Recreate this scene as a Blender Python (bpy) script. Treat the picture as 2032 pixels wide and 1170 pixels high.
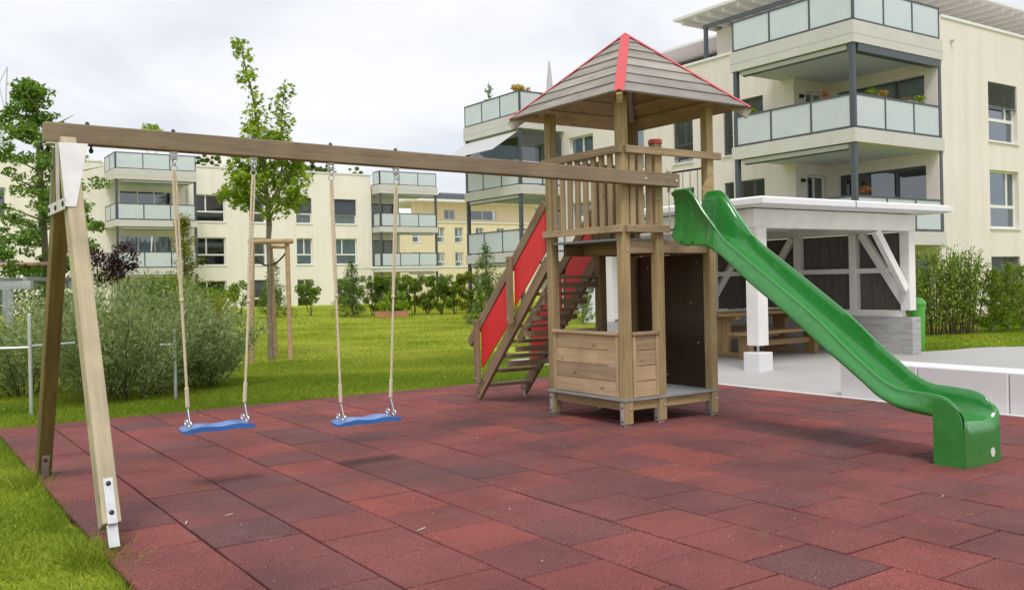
import bpy, bmesh, math, random
import numpy as np
from mathutils import Vector, Matrix
R = math.radians
rng = np.random.default_rng(7)
random.seed(7)
for o in list(bpy.data.objects): bpy.data.objects.remove(o)
scene = bpy.context.scene
col = scene.collection
# ---------------------------------------------------------------- camera
# site frame: x runs along the swing beam, y along the stairs, origin at the tower's front post
TH = R(34.6); CAM = (-5.832, -6.583, 1.397); ROLL = 0.0208; FPX = 1831.2
cd = bpy.data.cameras.new('camera'); cam = bpy.data.objects.new('camera', cd); col.objects.link(cam)
cam.location = CAM; cam.rotation_euler = (R(90), ROLL, -TH)
cd.sensor_width = 36; cd.lens = FPX/2032*36; cd.shift_y = -28.3/2032; cd.shift_x = 0.6/2032
cd.clip_start = 0.05; cd.clip_end = 3000
scene.camera = cam
scene.render.resolution_x, scene.render.resolution_y = 1024, 589
# ---------------------------------------------------------------- sky, sun, exposure
SUN_EL, SUN_AZ = R(58), R(212)      # azimuth clockwise from +y
world = bpy.data.worlds.new('World'); scene.world = world; world.use_nodes = True
nt = world.node_tree; nt.nodes.clear()
def N(t, k, **kw):
    n = t.nodes.new(k)
    for a, b in kw.items(): setattr(n, a, b)
    return n
def world_sky():
    t = nt; L = t.links.new
    tc = N(t, 'ShaderNodeTexCoord'); sp = N(t, 'ShaderNodeSeparateXYZ'); L(tc.outputs['Generated'], sp.inputs[0])
    zz = N(t, 'ShaderNodeMath', operation='MAXIMUM'); L(sp.outputs[2], zz.inputs[0]); zz.inputs[1].default_value = 0.0
    za = N(t, 'ShaderNodeMath', operation='ADD'); L(zz.outputs[0], za.inputs[0]); za.inputs[1].default_value = 0.22
    dx = N(t, 'ShaderNodeMath', operation='DIVIDE'); L(sp.outputs[0], dx.inputs[0]); L(za.outputs[0], dx.inputs[1])
    dy = N(t, 'ShaderNodeMath', operation='DIVIDE'); L(sp.outputs[1], dy.inputs[0]); L(za.outputs[0], dy.inputs[1])
    cb = N(t, 'ShaderNodeCombineXYZ'); L(dx.outputs[0], cb.inputs[0]); L(dy.outputs[0], cb.inputs[1])
    n1 = N(t, 'ShaderNodeTexNoise'); n1.inputs['Scale'].default_value = 1.5; n1.inputs['Detail'].default_value = 7
    n1.inputs['Roughness'].default_value = 0.52; n1.inputs['Distortion'].default_value = 0.35; L(cb.outputs[0], n1.inputs['Vector'])
    rp = N(t, 'ShaderNodeValToRGB'); L(n1.outputs['Fac'], rp.inputs[0])
    e = rp.color_ramp.elements
    e[0].position = 0.36; e[0].color = (0.56, 0.585, 0.635, 1)
    e[1].position = 0.62; e[1].color = (0.705, 0.705, 0.71, 1)
    m = e.new(0.50); m.color = (0.665, 0.672, 0.69, 1)
    sky = N(t, 'ShaderNodeTexSky', sky_type='NISHITA'); sky.sun_disc = False
    sky.sun_elevation = SUN_EL; sky.sun_rotation = SUN_AZ; sky.air_density = 1; sky.dust_density = 2
    ms = N(t, 'ShaderNodeMix', data_type='RGBA', blend_type='MULTIPLY'); ms.inputs[0].default_value = 1
    L(sky.outputs[0], ms.inputs[6]); ms.inputs[7].default_value = (0.1, 0.1, 0.1, 1)
    mx = N(t, 'ShaderNodeMix', data_type='RGBA'); mx.inputs[0].default_value = 0.93
    L(ms.outputs[2], mx.inputs[6]); L(rp.outputs[0], mx.inputs[7])
    bg = N(t, 'ShaderNodeBackground'); L(mx.outputs[2], bg.inputs[0]); bg.inputs[1].default_value = 1.0
    out = N(t, 'ShaderNodeOutputWorld'); L(bg.outputs[0], out.inputs[0])
world_sky()
sd = bpy.data.lights.new('sun', 'SUN'); sun = bpy.data.objects.new('sun', sd); col.objects.link(sun)
sd.energy = 1.5; sd.angle = R(20); sd.color = (1, 0.96, 0.9)
sv = Vector((math.sin(SUN_AZ)*math.cos(SUN_EL), math.cos(SUN_AZ)*math.cos(SUN_EL), math.sin(SUN_EL)))
sun.rotation_euler = sv.to_track_quat('Z', 'Y').to_euler(); sun.location = (0, 0, 30)
scene.view_settings.view_transform = 'Standard'; scene.view_settings.look = 'None'
scene.view_settings.gamma = 1; scene.view_settings.use_curve_mapping = False
scene.view_settings.exposure = 0.55

# ---------------------------------------------------------------- geometry helpers
MW = {}
def link(o, parent=None, M=None):
    col.objects.link(o); M = M or Matrix.Identity(4); MW[o.name] = M
    if parent is not None:
        o.parent = parent; o.matrix_basis = MW[parent.name].inverted() @ M
    else: o.matrix_basis = M
    return o
def thing(name, label, cat, loc, group=None, rz=0):
    o = bpy.data.objects.new(name, None); o.empty_display_size = 0.2
    link(o, None, Matrix.Translation(loc) @ Matrix.Rotation(rz, 4, 'Z'))
    return tag(o, label, cat, group)
def tag(o, label=None, cat=None, group=None, kind=None):
    if label: o['label'] = label
    if cat: o['category'] = cat
    if group: o['group'] = group
    if kind: o['kind'] = kind
    return o
class MB:
    def __init__(s): s.v = []; s.f = []; s.smooth = False
    def add(s, vs, fs):
        b = len(s.v); s.v += [tuple(p) for p in vs]; s.f += [[i+b for i in f] for f in fs]; return s
    def box(s, x0, x1, y0, y1, z0, z1):
        return s.add([(x0,y0,z0),(x1,y0,z0),(x1,y1,z0),(x0,y1,z0),(x0,y0,z1),(x1,y0,z1),(x1,y1,z1),(x0,y1,z1)],
                     [(0,3,2,1),(4,5,6,7),(0,1,5,4),(1,2,6,5),(2,3,7,6),(3,0,4,7)])
    def fbox(s, fr, a0, a1, d0, d1, z0, z1):
        o, ax, n = fr
        P = lambda a, d, z: (o[0]+ax[0]*a+n[0]*d, o[1]+ax[1]*a+n[1]*d, z)
        vs = [P(a0,d0,z0),P(a1,d0,z0),P(a1,d1,z0),P(a0,d1,z0),P(a0,d0,z1),P(a1,d0,z1),P(a1,d1,z1),P(a0,d1,z1)]
        fl = ax[0]*n[1]-ax[1]*n[0] < 0
        fs = [(0,3,2,1),(4,5,6,7),(0,1,5,4),(1,2,6,5),(2,3,7,6),(3,0,4,7)]
        return s.add(vs, [f[::-1] if fl else f for f in fs])
    def bar(s, p0, p1, w, h, up=(0,0,1)):
        p0, p1 = Vector(p0), Vector(p1); d = (p1-p0).normalized(); up = Vector(up)
        if abs(d.dot(up)) > 0.99: up = Vector((1,0,0))
        y = up.cross(d).normalized(); z = d.cross(y)
        vs = [p+y*sy*w/2+z*sz*h/2 for p in (p0,p1) for sy, sz in ((-1,-1),(1,-1),(1,1),(-1,1))]
        return s.add(vs, [(0,3,2,1),(4,5,6,7),(0,1,5,4),(1,2,6,5),(2,3,7,6),(3,0,4,7)])
    def tube(s, pts, r, n=8, cap=True):
        pts = [Vector(p) for p in pts]; rs = r if isinstance(r, (list, tuple)) else [r]*len(pts); rings = []
        for i, p in enumerate(pts):
            d = (pts[min(i+1, len(pts)-1)]-pts[max(i-1, 0)]).normalized()
            a = Vector((0,0,1)) if abs(d.z) < 0.95 else Vector((1,0,0))
            x = a.cross(d).normalized(); y = d.cross(x)
            rings.append([p+(x*math.cos(t)+y*math.sin(t))*rs[i] for t in [2*math.pi*k/n for k in range(n)]])
        vs = [q for g in rings for q in g]; fs = []
        for i in range(len(pts)-1):
            for k in range(n): fs.append((i*n+k, i*n+(k+1) % n, (i+1)*n+(k+1) % n, (i+1)*n+k))
        if cap: fs += [tuple(range(n))[::-1], tuple(range((len(pts)-1)*n, len(pts)*n))]
        s.smooth = True
        return s.add(vs, fs)
    def lathe(s, c, prof, n=16):
        vs = []; fs = []
        for r, z in prof:
            vs += [(c[0]+r*math.cos(2*math.pi*k/n), c[1]+r*math.sin(2*math.pi*k/n), c[2]+z) for k in range(n)]
        for i in range(len(prof)-1):
            for k in range(n): fs.append((i*n+k, i*n+(k+1) % n, (i+1)*n+(k+1) % n, (i+1)*n+k))
        fs += [tuple(range(n))[::-1], tuple(range((len(prof)-1)*n, len(prof)*n))]
        return s.add(vs, fs)
    def prism(s, poly, z0, z1):
        n = len(poly)
        return s.add([(x,y,z0) for x,y in poly]+[(x,y,z1) for x,y in poly],
                     [tuple(range(n))[::-1], tuple(range(n,2*n))]+[(i,(i+1)%n,n+(i+1)%n,n+i) for i in range(n)])
    def build(s, name, mat, parent=None, bevel=0, origin=None):
        v = np.array(s.v, dtype=float)
        c = origin if origin is not None else ((v[:,0].min()+v[:,0].max())/2, (v[:,1].min()+v[:,1].max())/2, v[:,2].min())
        me = bpy.data.meshes.new(name); me.from_pydata((v-np.array(c)).tolist(), [], s.f)
        if bevel:
            bm = bmesh.new(); bm.from_mesh(me)
            bmesh.ops.bevel(bm, geom=[e for e in bm.edges], offset=bevel, segments=1, affect='EDGES', profile=0.5)
            bm.to_mesh(me); bm.free()
        me.materials.append(mat)
        if s.smooth:
            me.polygons.foreach_set('use_smooth', [True]*len(me.polygons))
            me.set_sharp_from_angle(angle=R(40))
        o = bpy.data.objects.new(name, me)
        return link(o, parent, Matrix.Translation(c))
_bm = {}
def board(name, p0, p1, w, h, mat, parent, up=(0,0,1), bev=0.004):
    """a timber of its own, local x along its length (grain follows it); w across, h along 'up'"""
    p0, p1 = Vector(p0), Vector(p1); L = (p1-p0).length; d = (p1-p0)/L; up = Vector(up)
    if abs(d.dot(up)) > 0.99: up = Vector((0,1,0))
    y = up.cross(d).normalized(); z = d.cross(y)
    key = (round(L,3), round(w,4), round(h,4), mat.name, bev)
    if key not in _bm:
        bm = bmesh.new(); bmesh.ops.create_cube(bm, size=1)
        for q in bm.verts: q.co = Vector((q.co.x*L, q.co.y*w, q.co.z*h))
        if bev: bmesh.ops.bevel(bm, geom=bm.edges[:], offset=bev, segments=2, affect='EDGES', profile=0.5)
        me = bpy.data.meshes.new(name); bm.to_mesh(me); bm.free(); me.materials.append(mat); _bm[key] = me
    M = Matrix.Translation((p0+p1)/2) @ Matrix((d, y, z)).transposed().to_4x4()
    return link(bpy.data.objects.new(name, _bm[key]), parent, M)
_bolt = {}
def bolt(p, n, mat, parent, r=0.011, name='bolt'):
    if (r, mat.name) not in _bolt:
        b = MB().lathe((0,0,0), [(r,0),(r,0.003),(r*0.8,0.007),(r*0.3,0.009)], 10); b.smooth = True
        me = bpy.data.meshes.new('bolt'); me.from_pydata(b.v, [], b.f); me.materials.append(mat); _bolt[(r, mat.name)] = me
    return link(bpy.data.objects.new(name, _bolt[(r, mat.name)]), parent, Matrix.Translation(p) @ Vector(n).to_track_quat('Z', 'Y').to_matrix().to_4x4())
def poly_mesh(name, verts, k, mat, parent=None, rnd=None, smooth=False):
    """many separate k-gons from one vertex array"""
    n = len(verts)//k; me = bpy.data.meshes.new(name)
    c = verts.mean(0); c[2] = verts[:,2].min()
    me.vertices.add(len(verts)); me.vertices.foreach_set('co', (verts-c).astype(np.float32).ravel())
    me.loops.add(n*k); me.loops.foreach_set('vertex_index', np.arange(n*k, dtype=np.int32))
    me.polygons.add(n); me.polygons.foreach_set('loop_start', np.arange(0, n*k, k, dtype=np.int32))
    me.polygons.foreach_set('loop_total', np.full(n, k, dtype=np.int32))
    me.update(calc_edges=True)
    a = me.attributes.new('tone', 'FLOAT', 'FACE'); a.data.foreach_set('value', (rng.random(n) if rnd is None else rnd).astype(np.float32))
    me.materials.append(mat)
    return link(bpy.data.objects.new(name, me), parent, Matrix.Translation(c))

# ---------------------------------------------------------------- materials
def mat_base(name, rough=0.7, spec=0.4):
    m = bpy.data.materials.new(name); m.use_nodes = True; t = m.node_tree
    b = t.nodes['Principled BSDF']; b.inputs['Roughness'].default_value = rough
    b.inputs['Specular IOR Level'].default_value = spec
    return m, t, b
def rgb(c): return (c[0], c[1], c[2], 1)
def noise(t, vec, scale, detail=4, rough=0.55, dist=0):
    n = N(t, 'ShaderNodeTexNoise'); n.inputs['Scale'].default_value = scale; n.inputs['Detail'].default_value = detail
    n.inputs['Roughness'].default_value = rough; n.inputs['Distortion'].default_value = dist
    if vec is not None: t.links.new(vec, n.inputs['Vector'])
    return n.outputs['Fac']
def ramp(t, fac, stops):
    r = N(t, 'ShaderNodeValToRGB'); t.links.new(fac, r.inputs[0]); e = r.color_ramp.elements
    e[0].position, e[0].color = stops[0][0], rgb(stops[0][1]); e[1].position, e[1].color = stops[-1][0], rgb(stops[-1][1])
    for p, c in stops[1:-1]: q = e.new(p); q.color = rgb(c)
    return r.outputs[0]
def mixc(t, fac, a, b, mode='MIX'):
    m = N(t, 'ShaderNodeMix', data_type='RGBA', blend_type=mode)
    if isinstance(fac, (int, float)): m.inputs[0].default_value = fac
    else: t.links.new(fac, m.inputs[0])
    for i, x in ((6, a), (7, b)):
        if isinstance(x, tuple): m.inputs[i].default_value = rgb(x)
        else: t.links.new(x, m.inputs[i])
    return m.outputs[2]
def bump(t, b, h, strength=0.3, dist=0.01):
    n = N(t, 'ShaderNodeBump'); n.inputs['Strength'].default_value = strength; n.inputs['Distance'].default_value = dist
    t.links.new(h, n.inputs['Height']); t.links.new(n.outputs[0], b.inputs['Normal'])
def plain(name, c, rough=0.6, spec=0.4, metal=0, var=0.06, scale=6, bmp=0, coords='Object'):
    m, t, b = mat_base(name, rough, spec); b.inputs['Metallic'].default_value = metal
    tc = N(t, 'ShaderNodeTexCoord'); f = noise(t, tc.outputs[coords], scale, 5, 0.6)
    lo = tuple(x*(1-var*1.6) for x in c); hi = tuple(min(1, x*(1+var)) for x in c)
    t.links.new(ramp(t, f, [(0.3, lo), (0.7, hi)]), b.inputs['Base Color'])
    if bmp: bump(t, b, noise(t, tc.outputs[coords], 90, 4), bmp, 0.004)
    return m
def render_mat(name, c):
    m, t, b = mat_base(name, 0.9, 0.15); L = t.links.new
    tc = N(t, 'ShaderNodeTexCoord'); v = tc.outputs['Object']
    mp = N(t, 'ShaderNodeMapping'); mp.inputs['Scale'].default_value = (2.2, 2.2, 0.16); L(v, mp.inputs['Vector'])
    o = ramp(t, noise(t, v, 0.5, 5, 0.6), [(0.3, tuple(x*0.95 for x in c)), (0.7, tuple(min(0.88, x*1.02) for x in c))])
    o = mixc(t, 1.0, o, ramp(t, noise(t, mp.outputs[0], 1.0, 6, 0.65), [(0.34, (0.93,0.925,0.91)), (0.55, (1,1,1))]), 'MULTIPLY')
    L(o, b.inputs['Base Color']); bump(t, b, noise(t, v, 70, 4), 0.2, 0.006)
    return m
def wood(name, dark, mid, light, grey=0.0, knots=0.5, rough=0.72, seed=0, streak=1.0):
    m, t, b = mat_base(name, rough, 0.3); L = t.links.new
    tc = N(t, 'ShaderNodeTexCoord'); oi = N(t, 'ShaderNodeObjectInfo')
    sc = N(t, 'ShaderNodeVectorMath', operation='SCALE'); cb = N(t, 'ShaderNodeCombineXYZ')
    for i in range(3): L(oi.outputs['Random'], cb.inputs[i])
    L(cb.outputs[0], sc.inputs[0]); sc.inputs['Scale'].default_value = 37+seed
    ad = N(t, 'ShaderNodeVectorMath', operation='ADD'); L(tc.outputs['Object'], ad.inputs[0]); L(sc.outputs[0], ad.inputs[1])
    # slow warp makes the grain wander
    mp = N(t, 'ShaderNodeMapping'); mp.inputs['Scale'].default_value = (1.6, 34, 34); L(ad.outputs[0], mp.inputs['Vector'])
    grain = noise(t, mp.outputs[0], 1.0, 6, 0.62, 0.9)
    mp2 = N(t, 'ShaderNodeMapping'); mp2.inputs['Scale'].default_value = (5, 160, 160); L(ad.outputs[0], mp2.inputs['Vector'])
    fine = noise(t, mp2.outputs[0], 1.0, 3, 0.6)
    blot = noise(t, ad.outputs[0], 2.6, 4, 0.6)
    mp3 = N(t, 'ShaderNodeMapping'); mp3.inputs['Scale'].default_value = (0.55, 13, 13); L(ad.outputs[0], mp3.inputs['Vector'])
    coarse = noise(t, mp3.outputs[0], 1.0, 5, 0.6, 1.2)
    c = ramp(t, grain, [(0.32, tuple(x*0.8 for x in dark)), (0.5, mid), (0.70, light)])
    c = mixc(t, 0.5, c, ramp(t, coarse, [(0.34, tuple(x*0.62 for x in dark)), (0.5, mid), (0.66, tuple(min(1, x*1.1) for x in light))]))
    c = mixc(t, 0.22, c, ramp(t, fine, [(0.35, dark), (0.65, light)]))
    c = mixc(t, 0.28*streak, c, ramp(t, blot, [(0.35, tuple(x*0.62 for x in mid)), (0.68, tuple(min(1, x*1.3) for x in mid))]))
    # knots: elongated rings
    mk = N(t, 'ShaderNodeMapping'); mk.inputs['Scale'].default_value = (3.1, 8.5, 8.5); L(ad.outputs[0], mk.inputs['Vector'])
    vo = N(t, 'ShaderNodeTexVoronoi'); vo.inputs['Scale'].default_value = 1.0; L(mk.outputs[0], vo.inputs['Vector'])
    kf = N(t, 'ShaderNodeMapRange'); kf.inputs[1].default_value = 0.05; kf.inputs[2].default_value = 0.15; kf.inputs[3].default_value = knots; kf.inputs[4].default_value = 0
    L(vo.outputs['Distance'], kf.inputs[0])
    c = mixc(t, kf.outputs[0], c, tuple(x*0.35 for x in dark))
    # board to board shift
    hs = N(t, 'ShaderNodeHueSaturation'); L(c, hs.inputs['Color'])
    mr = N(t, 'ShaderNodeMapRange'); L(oi.outputs['Random'], mr.inputs[0]); mr.inputs[3].default_value = 0.82; mr.inputs[4].default_value = 1.14
    L(mr.outputs[0], hs.inputs['Value']); hs.inputs['Saturation'].default_value = 1-grey
    L(hs.outputs[0], b.inputs['Base Color'])
    bump(t, b, grain, 0.28, 0.004)
    return m
def foliage(name, stops, trans=0.35, rough=0.5):
    m = bpy.data.materials.new(name); m.use_nodes = True; t = m.node_tree; t.nodes.clear(); L = t.links.new
    at = N(t, 'ShaderNodeAttribute'); at.attribute_name = 'tone'
    c = ramp(t, at.outputs['Fac'], stops)
    b = N(t, 'ShaderNodeBsdfPrincipled'); b.inputs['Roughness'].default_value = rough; b.inputs['Specular IOR Level'].default_value = 0.25
    L(c, b.inputs['Base Color'])
    tr = N(t, 'ShaderNodeBsdfTranslucent'); L(mixc(t, 1.0, c, (1.0, 1.0, 0.55), 'MULTIPLY'), tr.inputs[0])
    ms = N(t, 'ShaderNodeMixShader'); ms.inputs[0].default_value = trans; L(b.outputs[0], ms.inputs[1]); L(tr.outputs[0], ms.inputs[2])
    out = N(t, 'ShaderNodeOutputMaterial'); L(ms.outputs[0], out.inputs[0])
    return m
def glass_dark(name, tint=(0.74,0.79,0.82), rough=0.03, fac=0.55):
    m = bpy.data.materials.new(name); m.use_nodes = True; t = m.node_tree; t.nodes.clear(); L = t.links.new
    tr = N(t, 'ShaderNodeBsdfTransparent'); tr.inputs[0].default_value = rgb(tint)
    gl = N(t, 'ShaderNodeBsdfGlossy'); gl.inputs['Roughness'].default_value = rough; gl.inputs[0].default_value = (0.9,0.93,0.96,1)
    lw = N(t, 'ShaderNodeLayerWeight'); lw.inputs[0].default_value = 0.35
    mr = N(t, 'ShaderNodeMapRange'); L(lw.outputs['Fresnel'], mr.inputs[0]); mr.inputs[3].default_value = 0.1; mr.inputs[4].default_value = fac
    ms = N(t, 'ShaderNodeMixShader'); L(mr.outputs[0], ms.inputs[0]); L(tr.outputs[0], ms.inputs[1]); L(gl.outputs[0], ms.inputs[2])
    out = N(t, 'ShaderNodeOutputMaterial'); L(ms.outputs[0], out.inputs[0])
    return m
def frosted(name):
    m, t, b = mat_base(name, 0.18, 0.5)
    tc = N(t, 'ShaderNodeTexCoord'); f = noise(t, tc.outputs['Object'], 0.9, 2)
    c = ramp(t, f, [(0.3, (0.72,0.78,0.85)), (0.7, (0.79,0.84,0.86))])
    t.links.new(c, b.inputs['Base Color'])
    tr = N(t, 'ShaderNodeBsdfTranslucent'); t.links.new(c, tr.inputs[0])
    ms = N(t, 'ShaderNodeMixShader'); ms.inputs[0].default_value = 0.35
    t.links.new(b.outputs[0], ms.inputs[1]); t.links.new(tr.outputs[0], ms.inputs[2])
    t.links.new(ms.outputs[0], t.nodes['Material Output'].inputs[0])
    return m
def concrete(name, c, var=0.12, rough=0.85, boards=0, pits=True, tarnish=0.25):
    m, t, b = mat_base(name, rough, 0.25); L = t.links.new
    tc = N(t, 'ShaderNodeTexCoord'); v = tc.outputs['Object']
    a = ramp(t, noise(t, v, 1.3, 6, 0.65), [(0.3, tuple(x*(1-var) for x in c)), (0.7, tuple(min(1,x*(1+var*0.5)) for x in c))])
    s = ramp(t, noise(t, v, 60, 3, 0.6), [(0.3, tuple(x*0.86 for x in c)), (0.7, tuple(min(1,x*1.08) for x in c))])
    o = mixc(t, 0.35, a, s)
    if boards:
        mp = N(t, 'ShaderNodeMapping'); mp.inputs['Scale'].default_value = (0.8, 0.8, boards); L(v, mp.inputs['Vector'])
        o = mixc(t, tarnish, o, ramp(t, noise(t, mp.outputs[0], 3, 4, 0.7), [(0.38, tuple(x*0.55 for x in c)), (0.6, c)]))
    L(o, b.inputs['Base Color'])
    bump(t, b, noise(t, v, 120, 4), 0.15, 0.004)
    return m
M = {}
M['post'] = wood('post_timber', (0.212,0.145,0.063), (0.390,0.284,0.131), (0.510,0.395,0.200), 0.05, 0.35)
M['post_shaded'] = wood('shaded_post_timber', (0.134,0.084,0.036), (0.237,0.163,0.077), (0.320,0.232,0.118), 0.05, 0.35)  # darker copy of the post timber: shade on rear and inner parts painted in
M['beam'] = wood('beam_timber', (0.167,0.111,0.069), (0.280,0.202,0.126), (0.370,0.294,0.194), 0.1, 0.3, streak=1.5)
M['panel'] = wood('panel_timber', (0.296,0.186,0.096), (0.457,0.320,0.180), (0.560,0.426,0.265), 0.05, 0.8, streak=1.3)
M['rail'] = wood('rail_timber', (0.236,0.154,0.083), (0.365,0.259,0.143), (0.462,0.352,0.220), 0.08, 0.45)
M['pale'] = wood('pale_timber', (0.323,0.246,0.136), (0.447,0.362,0.226), (0.508,0.428,0.280), 0.15, 0.8, streak=1.4)
M['olive_shaded'] = wood('shaded_olive_timber', (0.115,0.081,0.023), (0.178,0.127,0.040), (0.241,0.178,0.069), 0.0, 0.3)  # olive tone kept dark, shade on the far leg put into the colour
M['roof'] = wood('roof_timber', (0.202,0.159,0.127), (0.337,0.280,0.233), (0.441,0.382,0.332), 0.45, 0.6, streak=1.3)
M['stair'] = wood('stair_timber', (0.161,0.102,0.057), (0.279,0.187,0.108), (0.376,0.274,0.170), 0.08, 0.4)
M['picnic'] = wood('picnic_timber', (0.187,0.110,0.050), (0.330,0.215,0.099), (0.440,0.308,0.154), 0.0, 0.5)
M['stake'] = wood('stake_timber', (0.275,0.176,0.094), (0.462,0.314,0.176), (0.572,0.418,0.259), 0.0, 0.4)
M['rosewood'] = wood('pink_timber', (0.42,0.24,0.15), (0.58,0.37,0.26), (0.66,0.46,0.34), 0.0, 0.3)
M['red'] = plain('red_panel', (0.700,0.027,0.032), 0.45, 0.4, var=0.05, scale=3)
M['redtrim'] = plain('red_trim', (0.60,0.062,0.07), 0.42, 0.5, var=0.06, scale=4)
M['green'] = None
M['hpl'] = plain('dark_brown_panel', (0.040,0.024,0.013), 0.32, 0.45, var=0.2, scale=3)
M['greyedge'] = plain('grey_floor_sheet', (0.30,0.315,0.335), 0.55, 0.4, var=0.12, scale=9, bmp=0.1)
M['zinc'] = plain('galvanised_steel', (0.62,0.63,0.65), 0.42, 0.5, metal=0.75, var=0.12, scale=14)
M['whitesteel'] = plain('pale_steel', (0.60,0.585,0.59), 0.45, 0.4, metal=0.1, var=0.08, scale=8)
M['black'] = plain('black_fitting', (0.015,0.015,0.016), 0.4, 0.5)
M['chrome'] = plain('bright_bolt', (0.75,0.75,0.76), 0.25, 0.5, metal=0.9)
M['rope'] = plain('hemp_rope', (0.66,0.565,0.43), 0.85, 0.2, var=0.25, scale=160, bmp=0.5)
M['blue'] = plain('blue_rubber', (0.035,0.15,0.46), 0.22, 0.7, var=0.12, scale=14)
M['render'] = render_mat('cream_render', (0.860,0.801,0.744))
M['render2'] = render_mat('pale_cream_render', (0.784,0.720,0.693))
M['render3'] = render_mat('far_cream_render', (0.74,0.64,0.47))
M['slab'] = concrete('balcony_concrete', (0.62,0.60,0.585), 0.10, boards=6, tarnish=0.12)
M['soffit'] = plain('soffit_paint', (0.55,0.58,0.58), 0.8, 0.2, var=0.03)
M['anthracite'] = plain('anthracite_steel', (0.070,0.082,0.102), 0.4, 0.5, var=0.06)
M['whiteframe'] = plain('white_frame', (0.78,0.78,0.77), 0.45, 0.4, var=0.02)
M['coping'] = plain('white_coping', (0.76,0.76,0.78), 0.45, 0.4, var=0.03)
M['blind'] = plain('grey_blind', (0.10,0.105,0.12), 0.55, 0.4, var=0.06, scale=2)
M['screen'] = plain('fabric_screen', (0.085,0.095,0.125), 0.8, 0.2, var=0.04, scale=2)
M['curtain'] = plain('pale_curtain', (0.66,0.70,0.72), 0.9, 0.1, var=0.1, scale=3)
M['teal'] = plain('teal_curtain', (0.36,0.52,0.57), 0.9, 0.1, var=0.15, scale=3)
M['inside'] = plain('room_shade', (0.10,0.095,0.09), 0.9, 0.1, var=0.2, scale=0.8)
M['glass'] = glass_dark('window_glass')
M['glassd'] = glass_dark('door_glass', (0.35,0.38,0.4), 0.04, 0.5)
M['frost'] = frosted('frosted_glass')
M['awning'] = plain('awning_cloth', (0.50,0.51,0.53), 0.7, 0.2, var=0.03)
M['whitewood'] = plain('white_paint', (0.80,0.775,0.75), 0.5, 0.35, var=0.06, scale=3, bmp=0.06)
M['infill'] = None
M['plaza'] = None
M['cwall'] = concrete('board_marked_concrete', (0.46,0.455,0.45), 0.2, boards=9, tarnish=0.55)
M['block'] = concrete('light_concrete_block', (0.728,0.722,0.734), 0.08, tarnish=0.1)
M['blocktop'] = M['block']
M['bark'] = plain('bark', (0.25,0.205,0.155), 0.9, 0.1, var=0.3, scale=30, bmp=0.6)
M['stem'] = plain('shrub_stem', (0.12,0.085,0.05), 0.9, 0.1, var=0.3, scale=30)
M['soil'] = plain('soil', (0.06,0.042,0.028), 0.95, 0.1, var=0.3, scale=30, bmp=0.5)
M['terracotta'] = plain('terracotta', (0.48,0.245,0.14), 0.8, 0.2, var=0.12, scale=20)
M['binplastic'] = plain('bin_plastic', (0.10,0.40,0.06), 0.4, 0.4, var=0.05)
M['slate'] = plain('dark_slate', (0.115,0.12,0.14), 0.7, 0.3, var=0.12, scale=2)
M['redroof'] = plain('red_roof_edge', (0.25,0.06,0.05), 0.7)
M['greytimber'] = wood('grey_pergola_timber', (0.24,0.26,0.30), (0.33,0.36,0.40), (0.42,0.45,0.50), 0.3, 0.2)
M['yellowtoy'] = plain('yellow_plastic', (0.75,0.48,0.03), 0.4, 0.5)
M['pot'] = plain('red_clay_pot', (0.30,0.07,0.035), 0.6, 0.3)
M['whitepot'] = plain('white_pot', (0.75,0.74,0.72), 0.4, 0.4)
def mk_green():
    m, t, b = mat_base('green_plastic', 0.24, 0.5)
    tc = N(t, 'ShaderNodeTexCoord'); v = tc.outputs['Object']
    c = ramp(t, noise(t, v, 2.2, 5, 0.6), [(0.3, (0.022,0.195,0.032)), (0.7, (0.030,0.242,0.042))])
    mp = N(t, 'ShaderNodeMapping'); mp.inputs['Scale'].default_value = (9, 2.5, 2.5); t.links.new(v, mp.inputs['Vector'])
    sc = ramp(t, noise(t, mp.outputs[0], 3, 6, 0.7, 0.6), [(0.54, (0,0,0)), (0.72, (0.7,0.7,0.7))])
    sp = N(t, 'ShaderNodeSeparateColor'); t.links.new(sc, sp.inputs[0])
    c = mixc(t, sp.outputs[0], c, (0.085,0.30,0.10))
    t.links.new(c, b.inputs['Base Color'])
    rr = N(t, 'ShaderNodeMapRange'); t.links.new(noise(t, v, 9, 5), rr.inputs[0]); rr.inputs[3].default_value = 0.12; rr.inputs[4].default_value = 0.30
    t.links.new(rr.outputs[0], b.inputs['Roughness'])
    b.inputs['Coat Weight'].default_value = 0.7; b.inputs['Coat Roughness'].default_value = 0.06
    M['green'] = m
mk_green()
def mk_infill():
    m, t, b = mat_base('dark_vertical_boarding', 0.75, 0.25); L = t.links.new
    tc = N(t, 'ShaderNodeTexCoord'); mp = N(t, 'ShaderNodeMapping'); mp.inputs['Scale'].default_value = (26, 26, 1.4); L(tc.outputs['Object'], mp.inputs['Vector'])
    L(ramp(t, noise(t, mp.outputs[0], 1.0, 5, 0.6, 0.4), [(0.3, (0.085,0.072,0.066)), (0.7, (0.15,0.128,0.116))]), b.inputs['Base Color'])
    M['infill'] = m
mk_infill()
def mk_plaza():
    m, t, b = mat_base('plaza_concrete', 0.8, 0.25); L = t.links.new
    tc = N(t, 'ShaderNodeTexCoord'); v = tc.outputs['Object']
    a = ramp(t, noise(t, v, 0.55, 6, 0.62, 0.3), [(0.3, (0.369,0.357,0.343)), (0.55, (0.440,0.431,0.418)), (0.75, (0.484,0.475,0.462))])
    s = ramp(t, noise(t, v, 40, 3), [(0.3, (0.330,0.321,0.313)), (0.7, (0.495,0.486,0.473))])
    L(mixc(t, 0.3, a, s), b.inputs['Base Color']); bump(t, b, noise(t, v, 150, 3), 0.12, 0.003)
    M['plaza'] = m
mk_plaza()
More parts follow.
